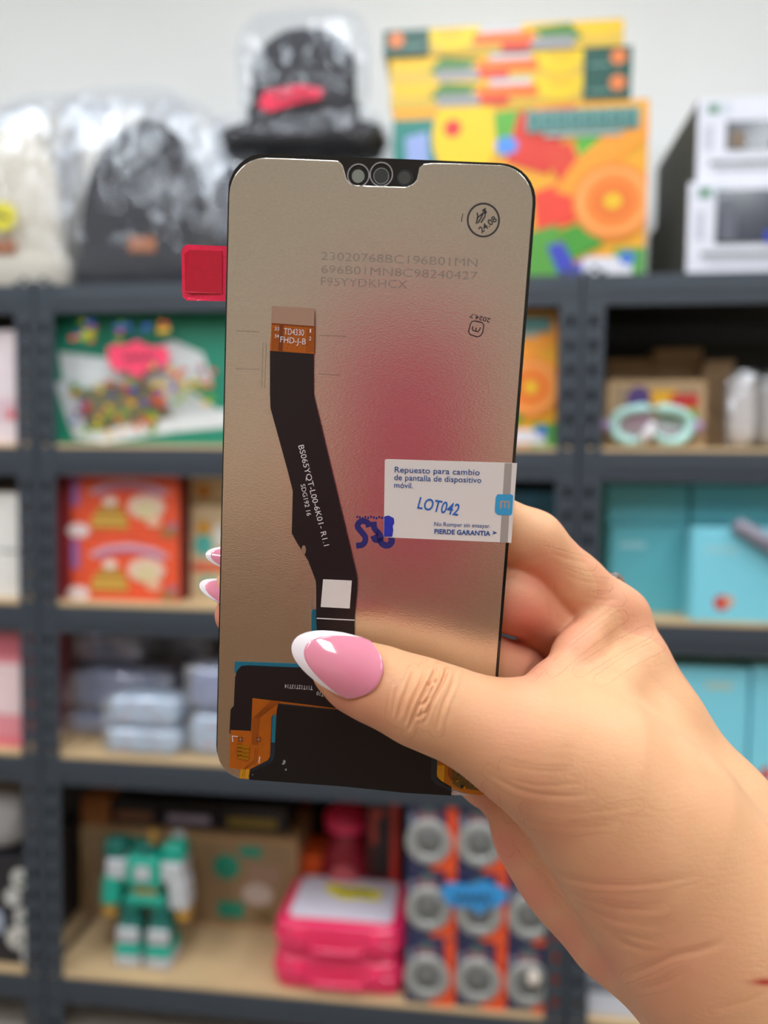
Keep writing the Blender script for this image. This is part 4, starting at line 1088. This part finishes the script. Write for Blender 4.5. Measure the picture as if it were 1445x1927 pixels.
# date stamps and faint factory print
cstamp = [band([(909.5 + 29.5 * math.cos(i * math.pi / 20), 414 + 31 * math.sin(i * math.pi / 20)) for i in range(41)], 3.4)]
for st_ in ([(896, 421), (899, 408), (898, 400)], [(899, 420), (905, 410), (913, 394)], [(905, 419), (912, 408), (914, 396)], [(897, 411), (909, 401), (916, 399)], [(907, 397), (914, 392)]):
    cstamp.append(band(st_, 2.6))
flat('round_date_stamp', [LL(p, zs) for p in cstamp], zs, m_ink)
lettering('24.08', (906, 439), (936, 414.5), zs, m_ink, None, 11, bold=.02)
flat('tick_mark', [LL(band([(871, 402), (868.5, 412), (869, 417)], 1.4), zs)], zs, m_ink)
sq = [(893, 604), (907, 607), (910.5, 611), (908, 626), (904, 632), (897, 634), (885, 629.5), (881.5, 624), (885, 610), (888, 605)]
flat('square_date_stamp', [LL(band(sq + [sq[0], sq[1]], 2.2), zs)] + [LL(band(p, 2.2), zs) for p in ([(888.5, 617), (890, 622), (899, 624.5), (903, 620)], [(896, 616.5), (895, 623)], [(890, 614), (888.5, 619)], [(904, 616), (902, 622)])], zs, m_ink)
lettering('2024.7', (923.5, 599.5), (885, 589.5), zs, m_ink, None, 8, bold=.015)
for txt, a, b_, hh_ in (('23020768BC196B01MN', (604, 489), (898, 502), 15), ('696B01MN8C98240427', (604, 513.5), (898, 527), 15), ('F95YYDKHCX', (603.5, 537), (766, 543), 15)):
    lettering(txt, a, b_, zs, m_faint, None, hh_, name='faint_print')
flat('faint_lines', [LL(band(p, 1.3), zs) for p in ([(445, 622.5), (488, 624.5)], [(600, 631), (652, 633)], [(443, 694), (490, 695)], [(600, 704), (640, 706)], [(495, 645), (492, 730)], [(501, 645), (498, 730)], [(588, 1122), (587, 1148)])], zs, mat('faint_brown_ink', (134, 112, 100), .6, var=0, alpha=.4))
# ------------------------------------------------------------------ the hand (one continuous surface)
# points as (photo x, photo y, distance from the camera in metres), radius in mm; worked out in camera axes
def C3(px, py, d): return np.array([(px - CX) / F_PX * d, -(py - CY) / F_PX * d, d])
def chain(pts): return [(C3(*a[:3]), C3(*b[:3]), a[3] / 1000, b[3] / 1000) for a, b in zip(pts, pts[1:])]
thumb = chain([(634, 1256, .1920, 6.4), (668, 1273, .1915, 8.0), (720, 1292, .1905, 9.0), (790, 1321, .1895, 10.1), (855, 1345, .189, 10.4), (930, 1377, .189, 12.0), (1000, 1402, .1895, 14.0), (1100, 1450, .1935, 18.0)])
palm = (chain([(1000, 1402, .1895, 14.0), (1100, 1450, .1935, 18.0), (1210, 1560, .197, 23.0), (1330, 1720, .199, 26.0), (1440, 1850, .200, 28.0), (1610, 2060, .200, 31.0)])      # thenar and wrist
      + chain([(1166, 1164, .2265, 8.2), (1190, 1282, .224, 9.6), (1246, 1385, .220, 11.0), (1346, 1540, .215, 14.5), (1470, 1740, .208, 21.0), (1660, 1990, .203, 29.0)])              # back of the hand
      + chain([(972, 1488, .222, 8.0), (1012, 1560, .222, 10.5), (1078, 1640, .220, 12.2), (1150, 1755, .214, 12.0)])   # heel of the palm
      + chain([(1250, 1800, .2085, 9.5), (1372, 1980, .205, 14.0), (1460, 2150, .203, 21.0)])
      + chain([(1095, 1260, .230, 8.0), (1140, 1400, .226, 11.0), (1240, 1560, .220, 16.0)])
      + chain([(1050, 1380, .232, 9.0), (1130, 1520, .226, 14.0)])
      + chain([(1010, 1480, .230, 9.0), (1100, 1600, .224, 14.0)]))
web = (chain([(1148, 1142, .222, 5.2), (1085, 1226, .211, 5.0), (1040, 1296, .201, 5.6), (1050, 1366, .197, 8.5)])
     + chain([(1190, 1250, .220, 8.0), (1125, 1320, .208, 9.5), (1100, 1405, .200, 13.0)])
     + chain([(1225, 1350, .217, 10.5), (1170, 1450, .205, 16.0)]))
index = chain([(1164, 1162, .2265, 8.6), (1078, 1098, .2235, 8.8), (1000, 1022, .2185, 9.0), (900, 975, .2125, 8.6), (640, 1000, .2118, 7.2), (450, 1046, .2105, 5.6)])
middle = chain([(1090, 1220, .232, 9.6), (1030, 1160, .2275, 9.6), (960, 1125, .2195, 9.4), (820, 1085, .2138, 8.6), (600, 1085, .2125, 7.2), (440, 1106, .2112, 5.4)])
ringf = chain([(1050, 1340, .234, 9.6), (960, 1270, .226, 9.4), (860, 1220, .2150, 8.6), (620, 1170, .2135, 7.2), (447, 1157, .2120, 6.2)])
pinky = chain([(985, 1492, .228, 9.2), (925, 1462, .224, 8.8), (850, 1420, .2165, 8.0), (650, 1330, .2145, 6.6), (560, 1300, .2140, 5.6)])

def seg_d(p, s):
    a, b, ra, rb_ = s
    ba = b - a
    t = np.clip(((p - a) @ ba) / (ba @ ba), 0, 1)
    return np.linalg.norm(p - a - t[:, None] * ba, axis=1) - (ra + (rb_ - ra) * t)
def smin(a, b, k):
    h = np.maximum(k - np.abs(a - b), 0) / k
    return np.minimum(a, b) - h * h * k * 0.25
def grp(p, segs, k):
    d = seg_d(p, segs[0])
    for s in segs[1:]: d = smin(d, seg_d(p, s), k)
    return d
# the screen as seen from the camera axes, cut out of the flesh that presses on it
R3 = np.array([[_right.x, _right.y, _right.z], [_up.x, _up.y, _up.z], [_fwd.x, _fwd.y, _fwd.z]])
sc_c = R3 @ (np.array(SC_C) - np.array(CAM)); sc_e = np.stack([R3 @ np.array(EX), R3 @ np.array(EY), R3 @ np.array(EZ)])
def sdf(p):
    d = grp(p, palm, 0.012)
    d = smin(d, grp(p, web, 0.006), 0.007)
    d = smin(d, grp(p, thumb, 0.004), 0.006)
    f = grp(p, index, 0.003)
    for g in (middle, ringf, pinky):
        f = smin(f, grp(p, g, 0.003), 0.0012)
    d = smin(d, f, 0.0035)
    q = (p - sc_c) @ sc_e.T
    slab = np.maximum.reduce([np.abs(q[:, 0]) - (HW + .0002), np.abs(q[:, 1]) - (HH + .0002), np.abs(q[:, 2] + .0003) - .0014])
    return np.maximum(d, -slab)
def surface_nets(lo, hi, h):
    cs = 4                                          # coarse cell = 4 fine cells
    n = [int(math.ceil((hi[i] - lo[i]) / (h * cs))) for i in range(3)]
    gx = [lo[i] + np.arange(n[i] + 1) * h * cs for i in range(3)]
    pts = np.stack(np.meshgrid(*gx, indexing='ij'), -1).reshape(-1, 3)
    dc = sdf(pts).reshape([k + 1 for k in n])
    nf = [k * cs + 1 for k in n]
    D = np.kron(np.sign(dc)[:-1, :-1, :-1], np.ones((cs, cs, cs))).astype(np.float32)
    D = np.pad(D, ((0, 1),) * 3, mode='edge') * 1.0
    near = np.abs(dc) < h * cs * 2.2
    nc = near[:-1, :-1, :-1].copy()
    for a in (0, 1):
        for b in (0, 1):
            for c in (0, 1):
                nc |= near[a:n[0] + a, b:n[1] + b, c:n[2] + c]
    M = np.pad(np.kron(nc, np.ones((cs, cs, cs), bool)), ((0, 1),) * 3, mode='edge')
    idx = np.argwhere(M)
    fp = np.array(lo) + idx * h
    for s in range(0, len(fp), 400000):
        D[tuple(idx[s:s + 400000].T)] = sdf(fp[s:s + 400000])
    S = D < 0
    cnt = sum(S[a:nf[0] - 1 + a, b:nf[1] - 1 + b, c:nf[2] - 1 + c].astype(np.int8) for a in (0, 1) for b in (0, 1) for c in (0, 1))
    act = np.argwhere((cnt > 0) & (cnt < 8))
    vid = -np.ones([k - 1 for k in nf], np.int64); vid[tuple(act.T)] = np.arange(len(act))
    acc = np.zeros((len(act), 3)); w = np.zeros(len(act))
    cor = [(a, b, c) for a in (0, 1) for b in (0, 1) for c in (0, 1)]
    for i in range(8):
        for ax in range(3):
            if cor[i][ax]: continue
            j = list(cor[i]); j[ax] = 1
            d0 = D[tuple((act + cor[i]).T)]; d1 = D[tuple((act + j).T)]
            ok = (d0 < 0) != (d1 < 0)
            t = np.where(ok, d0 / np.where(ok, d0 - d1, 1), 0)
            q = np.tile(np.array(cor[i], float), (len(act), 1)); q[:, ax] += t
            acc[ok] += q[ok]; w[ok] += 1
    V = np.array(lo) + (act + acc / w[:, None]) * h
    faces = []
    for ax in range(3):
        o1, o2 = (ax + 1) % 3, (ax + 2) % 3
        sl0 = [slice(1, k - 1) for k in nf]; sl1 = list(sl0); sl0[ax] = slice(0, nf[ax] - 1); sl1[ax] = slice(1, nf[ax])
        a, b = S[tuple(sl0)], S[tuple(sl1)]
        e = np.argwhere(a != b)
        fl_ = a[tuple(e.T)]
        off = np.ones(3, int); off[ax] = 0
        e = e + off
        u1 = np.zeros(3, int); u1[o1] = 1; u2 = np.zeros(3, int); u2[o2] = 1
        quad = np.stack([vid[tuple((e - u1 - u2).T)], vid[tuple((e - u2).T)], vid[tuple(e.T)], vid[tuple((e - u1).T)]], 1)
        quad[~fl_] = quad[~fl_][:, ::-1]
        faces.append(quad)
    return V, np.concatenate(faces)
HAND_H = 0.00046
lo = np.array([-0.052, -0.150, 0.150]); hi = np.array([0.118, 0.010, 0.252])
V, Q = surface_nets(lo, hi, HAND_H)
Q = Q[(Q >= 0).all(1)]
def vnormals(V, Q):
    n = np.cross(V[Q[:, 2]] - V[Q[:, 0]], V[Q[:, 3]] - V[Q[:, 1]])
    N = np.zeros_like(V)
    for k in range(4): np.add.at(N, Q[:, k], n)
    return N / np.maximum(np.linalg.norm(N, axis=1, keepdims=True), 1e-12)
def smooth(V, Q, it, lam=0.5):
    for _ in range(it):
        A = np.zeros_like(V); c = np.zeros(len(V))
        for k in range(4):
            for s in (1, 3):
                np.add.at(A, Q[:, k], V[Q[:, (k + s) % 4]]); np.add.at(c, Q[:, k], 1)
        V = V + lam * (A / np.maximum(c, 1)[:, None] - V)
    return V
V = smooth(V, Q, 5)
N = vnormals(V, Q)
if (N[np.argmin(V[:, 2])])[2] > 0: Q = Q[:, ::-1]; N = -N
folds = [
    # thumb knuckle
    ([(812, 1252), (822, 1258), (806, 1290), (790, 1320), (776, 1352), (768, 1378)], 3.6, .30),
    ([(842, 1254), (838, 1272), (822, 1302), (806, 1332), (800, 1364)], 3.6, .30),
    ([(826, 1256), (824, 1276), (812, 1300), (796, 1328), (788, 1356)], 3.2, .26),
    ([(800, 1258), (792, 1286), (778, 1312), (768, 1340), (764, 1364)], 3.2, .20),
    ([(778, 1262), (768, 1290), (758, 1318), (752, 1350)], 3.2, .14),
    ([(858, 1264), (850, 1292), (836, 1320), (826, 1350), (822, 1376)], 3.4, .14),
    ([(814, 1252), (830, 1246), (848, 1252), (846, 1262)], 3, .16),
    ([(762, 1300), (752, 1328), (748, 1356)], 3, .10), ([(748, 1290), (740, 1320), (738, 1350)], 3, .08),
    ([(800, 1290), (812, 1286), (824, 1280)], 3, .12), ([(786, 1330), (800, 1322), (812, 1310)], 3, .12), ([(780, 1352), (794, 1344), (806, 1338)], 3, .1),
    # base of the thumb
    ([(920, 1452), (960, 1482), (1010, 1496), (1060, 1500), (1110, 1496)], 5, .40),
    ([(938, 1462), (990, 1476), (1040, 1480), (1090, 1474)], 4, .22),
    ([(950, 1440), (1010, 1452), (1070, 1452)], 4, .14),
    ([(990, 1520), (1060, 1532), (1130, 1528), (1200, 1516)], 4.5, .12), ([(1000, 1548), (1080, 1560), (1160, 1552)], 4.5, .10),
    # thenar line and the wrist
    ([(960, 1560), (1000, 1612), (1050, 1650), (1110, 1664), (1180, 1668), (1260, 1660), (1310, 1648)], 5, .34),
    ([(1050, 1668), (1110, 1698), (1170, 1712), (1250, 1712)], 5, .26), ([(1080, 1700), (1140, 1730), (1200, 1742), (1270, 1744)], 5, .22),
    ([(1120, 1740), (1180, 1762), (1240, 1772)], 5, .22), ([(1150, 1770), (1200, 1786), (1250, 1792)], 5, .2),
    ([(1000, 1590), (1060, 1670), (1120, 1735), (1170, 1775), (1230, 1800)], 6, .35),
    ([(1180, 1838), (1220, 1822), (1270, 1798), (1320, 1790), (1370, 1770)], 7, .55), ([(1205, 1862), (1250, 1852), (1290, 1830)], 5, .25),
    ([(1340, 1900), (1400, 1888), (1445, 1870)], 5, .18),
    # web and finger bases
    ([(945, 1082), (975, 1066), (1010, 1050), (1040, 1046)], 4.5, .35), ([(1030, 1040), (1070, 1052), (1110, 1062)], 4, .2), ([(1040, 1090), (1042, 1130), (1048, 1170)], 4, .2),
    ([(1000, 1270), (1060, 1200), (1120, 1150), (1160, 1120)], 5, .25), ([(1040, 1262), (1100, 1210), (1170, 1160)], 4, .14), ([(1090, 1262), (1150, 1225), (1215, 1190)], 4, .12), ([(1130, 1280), (1190, 1240), (1240, 1215)], 4, .10),
    ([(1060, 1080), (1100, 1096), (1140, 1100)], 4, .15), ([(1090, 1120), (1130, 1130), (1165, 1128)], 4, .12),
    ([(918, 1480), (908, 1505), (898, 1530)], 5, .4), ([(925, 1500), (940, 1560), (955, 1600)], 6, .25),
]
def subdivide_near(V, Q, lines, reach=13.0):
    """split the quads that lie near a fold line in four"""
    px = CX + F_PX * V[:, 0] / V[:, 2]; py = CY - F_PX * V[:, 1] / V[:, 2]
    cx_ = px[Q].mean(1); cy_ = py[Q].mean(1)
    hit = np.zeros(len(Q), bool); fr = N[Q[:, 0], 2] < 0
    for pts, wid, dep in lines:
        pts = np.array(pts, float)
        s = np.where(fr & ~hit & (cx_ > pts[:, 0].min() - reach) & (cx_ < pts[:, 0].max() + reach) & (cy_ > pts[:, 1].min() - reach) & (cy_ < pts[:, 1].max() + reach))[0]
        p = np.stack([cx_[s], cy_[s]], 1); best = np.full(len(s), 1e9)
        for a, b in zip(pts, pts[1:]):
            ba = b - a; t = np.clip(((p - a) @ ba) / (ba @ ba + 1e-9), 0, 1)
            best = np.minimum(best, np.linalg.norm(p - a - t[:, None] * ba, axis=1))
        hit[s[best < reach]] = True
    A = Q[hit]; nv = len(V)
    E = np.sort(np.stack([A, np.roll(A, -1, 1)], 2).reshape(-1, 2), 1)
    ue, inv = np.unique(E, axis=0, return_inverse=True); inv = inv.reshape(-1, 4)
    mid = V[ue].mean(1); cen = V[A].mean(1)
    e = inv + nv; c = np.arange(len(A)) + nv + len(ue)
    new = np.concatenate([np.stack([A[:, k], e[:, k], c, e[:, (k + 3) % 4]], 1) for k in range(4)])
    # a quad that touches a split edge takes the mid point along (no gaps)
    return np.vstack([V, mid, cen]), np.concatenate([Q[~hit], new]), nv
V, Q, nv0 = subdivide_near(V, Q, folds)
V2 = smooth(V, Q, 2); V[nv0:] = V2[nv0:]
N = vnormals(V, Q)
# skin folds: shallow grooves along lines on the side that faces the camera
px = CX + F_PX * V[:, 0] / V[:, 2]; py = CY - F_PX * V[:, 1] / V[:, 2]
front = N[:, 2] < -0.05
def groove(lines, dmax=None):
    disp = np.zeros(len(V))
    for pts, wid, dep in lines:
        k_ = 2.6 if (pts[0][0] < 870 and pts[0][1] < 1400) else .42; sh_ = .35 if k_ > 2 else .0
        wid, dep = wid * (.95 if k_ > 2 else 1.15), dep * k_
        pts = np.array(pts, float)
        x0, y0 = pts.min(0) - wid * 4; x1, y1 = pts.max(0) + wid * 4
        s = np.where(front & (px > x0) & (px < x1) & (py > y0) & (py < y1))[0]
        if len(s) == 0: continue
        # smooth the line
        for _ in range(3):
            m_ = (pts[1:] + pts[:-1]) / 2; q_ = np.empty((len(pts) * 2 - 2, 2)); q_[0::2] = pts[:-1] * .75 + pts[1:] * .25; q_[1::2] = pts[:-1] * .25 + pts[1:] * .75
            pts = np.vstack([pts[:1], q_, pts[-1:]])
        p = np.stack([px[s], py[s]], 1); best = np.full(len(s), 1e9); tt = np.zeros(len(s))
        for i, (a, b) in enumerate(zip(pts, pts[1:])):
            ba = b - a; l2 = (ba @ ba) + 1e-9
            t = np.clip(((p - a) @ ba) / l2, 0, 1); d = np.linalg.norm(p - a - t[:, None] * ba, axis=1)
            u = d < best; best[u] = d[u]; tt[u] = (i + t[u]) / (len(pts) - 1)
        fade = np.clip(np.minimum(tt, 1 - tt) * 3.2, 0, 1); fade = fade * fade * (3 - 2 * fade)
        disp[s] += -dep / 1000 * fade * (np.exp(-(best / wid) ** 2) - sh_ * np.exp(-((best - wid * 2.2) / wid / 1.3) ** 2))
    return disp
V = V + N * groove(folds)[:, None]
# skin tone: rosier where the palm and finger pads are
pink = np.zeros(len(V))
for (cx_, cy_, r_, a_) in ((985, 1170, 75, 1.0), (1010, 1090, 60, .7), (1000, 1235, 60, .6), (1075, 1190, 60, .45), (935, 1600, 60, .9), (990, 1690, 60, .8), (1060, 1775, 60, .7), (1130, 1820, 50, .7), (900, 1525, 45, .6), (640, 1325, 45, .6), (690, 1345, 60, .35), (1000, 1500, 60, .25), (405, 1160, 60, .8), (1180, 1080, 40, .25), (1050, 1560, 70, .3), (1150, 1700, 90, .35), (960, 1390, 90, .2), (1250, 1850, 120, .35)):
    pink = np.maximum(pink, a_ * np.exp(-(((px - cx_) ** 2 + (py - cy_) ** 2) / r_ ** 2)))
pink[V[:, 2] > .215] = np.maximum(pink[V[:, 2] > .215], .35)
for (cx_, cy_, rx_, ry_) in ((1440, 1848, 26, 7),):           # small scratch on the wrist
    scr = np.exp(-(((px - cx_) / rx_) ** 2 + ((py - cy_) / ry_) ** 2)) * (N[:, 2] < 0)

skin = bpy.data.materials.new('skin'); skin.use_nodes = True
nt = skin.node_tree; bs = nt.nodes['Principled BSDF']
at = nt.nodes.new('ShaderNodeAttribute'); at.attribute_name = 'rosy'
at2 = nt.nodes.new('ShaderNodeAttribute'); at2.attribute_name = 'scratch'
tc = nt.nodes.new('ShaderNodeTexCoord')
n1 = nt.nodes.new('ShaderNodeTexNoise'); n1.inputs['Scale'].default_value = 90; n1.inputs['Detail'].default_value = 5; nt.links.new(tc.outputs['Object'], n1.inputs['Vector'])
SK_A, SK_B, SK_P = lin((230, 179, 137)), lin((219, 164, 122)), lin((224, 138, 118))
mx = nt.nodes.new('ShaderNodeMix'); mx.data_type = 'RGBA'; mx.inputs[6].default_value = SK_A + (1,); mx.inputs[7].default_value = SK_B + (1,); nt.links.new(n1.outputs['Fac'], mx.inputs[0])
m2 = nt.nodes.new('ShaderNodeMix'); m2.data_type = 'RGBA'; m2.inputs[7].default_value = SK_P + (1,); nt.links.new(at.outputs['Fac'], m2.inputs[0]); nt.links.new(mx.outputs[2], m2.inputs[6])
m3 = nt.nodes.new('ShaderNodeMix'); m3.data_type = 'RGBA'; m3.inputs[7].default_value = lin((176, 50, 44)) + (1,); nt.links.new(at2.outputs['Fac'], m3.inputs[0]); nt.links.new(m2.outputs[2], m3.inputs[6])
nt.links.new(m3.outputs[2], bs.inputs['Base Color'])
bs.inputs['Roughness'].default_value = 0.48; bs.inputs['Specular IOR Level'].default_value = 0.28
bs.inputs['Subsurface Weight'].default_value = 0.25; bs.inputs['Subsurface Radius'].default_value = (1.0, .4, .22); bs.inputs['Subsurface Scale'].default_value = 0.0025
v1 = nt.nodes.new('ShaderNodeTexVoronoi'); v1.inputs['Scale'].default_value = 900; nt.links.new(tc.outputs['Object'], v1.inputs['Vector'])
mp = nt.nodes.new('ShaderNodeMapping'); mp.inputs['Scale'].default_value = (1, 1, 4); mp.inputs['Rotation'].default_value = (.3, .2, .1); nt.links.new(tc.outputs['Object'], mp.inputs['Vector'])
n2 = nt.nodes.new('ShaderNodeTexNoise'); n2.inputs['Scale'].default_value = 260; n2.inputs['Detail'].default_value = 6; nt.links.new(mp.outputs['Vector'], n2.inputs['Vector'])
ad = nt.nodes.new('ShaderNodeMath'); ad.operation = 'MULTIPLY_ADD'; ad.inputs[1].default_value = .35; nt.links.new(v1.outputs['Distance'], ad.inputs[0]); nt.links.new(n2.outputs['Fac'], ad.inputs[2])
bp = nt.nodes.new('ShaderNodeBump'); bp.inputs['Strength'].default_value = .24; bp.inputs['Distance'].default_value = .0003; nt.links.new(ad.outputs[0], bp.inputs['Height']); nt.links.new(bp.outputs['Normal'], bs.inputs['Normal'])

Wd = V @ R3 + np.array(CAM)
base = C3(1330, 1760, .2) @ R3 + np.array(CAM)
hand = thing('person', 'bare hand with long pink french-tipped nails holding up the phone screen', 'person', tuple(base))
me = bpy.data.meshes.new('hand')
me.vertices.add(len(Wd)); me.vertices.foreach_set('co', Wd.astype(np.float32).ravel())
me.loops.add(len(Q) * 4); me.loops.foreach_set('vertex_index', Q.astype(np.int32).ravel())
me.polygons.add(len(Q)); me.polygons.foreach_set('loop_start', np.arange(0, len(Q) * 4, 4, dtype=np.int32))
me.update(calc_edges=True); me.validate()
me.polygons.foreach_set('use_smooth', [True] * len(me.polygons))
for nm, ar in (('rosy', pink), ('scratch', scr)):
    a_ = me.attributes.new(nm, 'FLOAT', 'POINT'); a_.data.foreach_set('value', ar.astype(np.float32))
me.materials.append(skin)
ho = bpy.data.objects.new('hand', me); COL.objects.link(ho); ho.parent = hand
ho.matrix_parent_inverse = Matrix.Translation(-Vector(hand.location))

# ---- nails: curved almond shells, white tip as a piece of its own
m_nail = mat('pink_gel_nail', (232, 142, 164), 0.08, var=0.05, scale=150, coat=1.0, sss=.15)
m_tip = mat('white_nail_tip', (238, 230, 234), 0.08, var=0, coat=1.0)
def nail(base_px, tip_px, d_base, d_tip, hw_px, rad_mm, roll=0.0, dome=.0):
    B = C3(*base_px, d_base); T = C3(*tip_px, d_tip)
    ax = T - B; ln = np.linalg.norm(ax); ax = ax / ln
    vw = np.array([0, 0, -1.0]); sd = np.cross(vw, ax); sd /= np.linalg.norm(sd); nr = np.cross(ax, sd)
    if nr[2] > 0: nr = -nr
    c, s = math.cos(roll), math.sin(roll)
    sd, nr = c * sd + s * nr, -s * sd + c * nr
    hw = hw_px / F_PX * d_base; R_ = rad_mm / 1000
    def pt(u, w, off=0.0):
        x = w * hw
        drop = R_ - math.sqrt(max(R_ * R_ - x * x, 1e-12))
        bow = dome * math.sin(math.pi * min(1, max(0, u)) * .9)
        return B + ax * (u * ln) + sd * x + nr * (off - drop + bow)
    nw, nu = 24, 26
    def u0(w): return .26 * abs(w) ** 2.6
    def u1(w): return .36 + .64 * max(0.0, 1 - abs(w) ** 2.1) ** .66
    def ub(w): return max(u0(w) + .02, min(u1(w) - .012, .855 - .50 * abs(w) ** 2.2))
    def shell_(name, fa, fb, m, parent, th=.00045):
        b = MB(); i = b._m(m)
        for off in (0.0, -th):
            for a in range(nw + 1):
                w = -1 + 2 * a / nw
                for k in range(nu + 1):
                    q = pt(fa(w) + (fb(w) - fa(w)) * k / nu, w, off) @ R3 + np.array(CAM)
                    b.v.append(tuple(q))
        S1 = (nw + 1) * (nu + 1); I = lambda s_, a, k: s_ * S1 + a * (nu + 1) + k
        for a in range(nw):
            for k in range(nu):
                b.f.append((I(0, a, k), I(0, a + 1, k), I(0, a + 1, k + 1), I(0, a, k + 1))); b.f.append((I(1, a, k), I(1, a, k + 1), I(1, a + 1, k + 1), I(1, a + 1, k)))
        for a in range(nw):
            b.f.append((I(0, a, 0), I(1, a, 0), I(1, a + 1, 0), I(0, a + 1, 0))); b.f.append((I(0, a, nu), I(0, a + 1, nu), I(1, a + 1, nu), I(1, a, nu)))
        for k in range(nu):
            b.f.append((I(0, 0, k), I(0, 0, k + 1), I(1, 0, k + 1), I(1, 0, k))); b.f.append((I(0, nw, k), I(1, nw, k), I(1, nw, k + 1), I(0, nw, k + 1)))
        b.mi = [i] * len(b.f)
        return b.build(name, parent, smooth=True)
    o = shell_('fingernail', u0, ub, m_nail, hand)
    shell_('nail_tip', ub, u1, m_tip, o)
    return o
nail((717, 1276), (551, 1210), .1804, .1838, 59, 9.8, roll=-.22, dome=.0012)
nail((455, 1052), (387, 1042), .2050, .2075, 22, 6.0, roll=-.3)
nail((452, 1118), (376, 1098), .2055, .2080, 25, 6.0, roll=-.5)
# ring: only a sliver shows over the knuckle
b = MB(); c0 = C3(1160, 1108, .2280); rr = .0042
pts = []
for i in range(25):
    a = 2 * math.pi * i / 24
    q = c0 + np.array([math.cos(a) * rr * .75, math.sin(a) * rr * .9, math.sin(a + 1) * rr]); pts.append(tuple(q @ R3 + np.array(CAM)))
b.tube(pts, .0011, mat('silver_ring', (206, 208, 212), .15, metal=1.0, var=0), caps=False)
b.build('ring', hand, smooth=True)

# ------------------------------------------------------------------ the phone that takes the picture (mirrored in the plate)
m_pinkphone = mat('pink_phone_back', (236, 70, 120), 0.35, var=0.02)
t = thing('smartphone', 'pink smartphone seen only as a rosy blur mirrored in the steel plate', 'phone')
t.matrix_world = CM
b = MB(); pc = (-0.009, -0.034)
rr = [(p[0] + pc[0], p[1] + pc[1]) for p in roundrect(-.0375, .0375, -.0730, .0730, .010)]
b.prism([(x, y, .014) for x, y in rr], [(x, y, .006) for x, y in rr], m_pinkphone)
b.build('phone_back', t, local=True, bevel=.001)
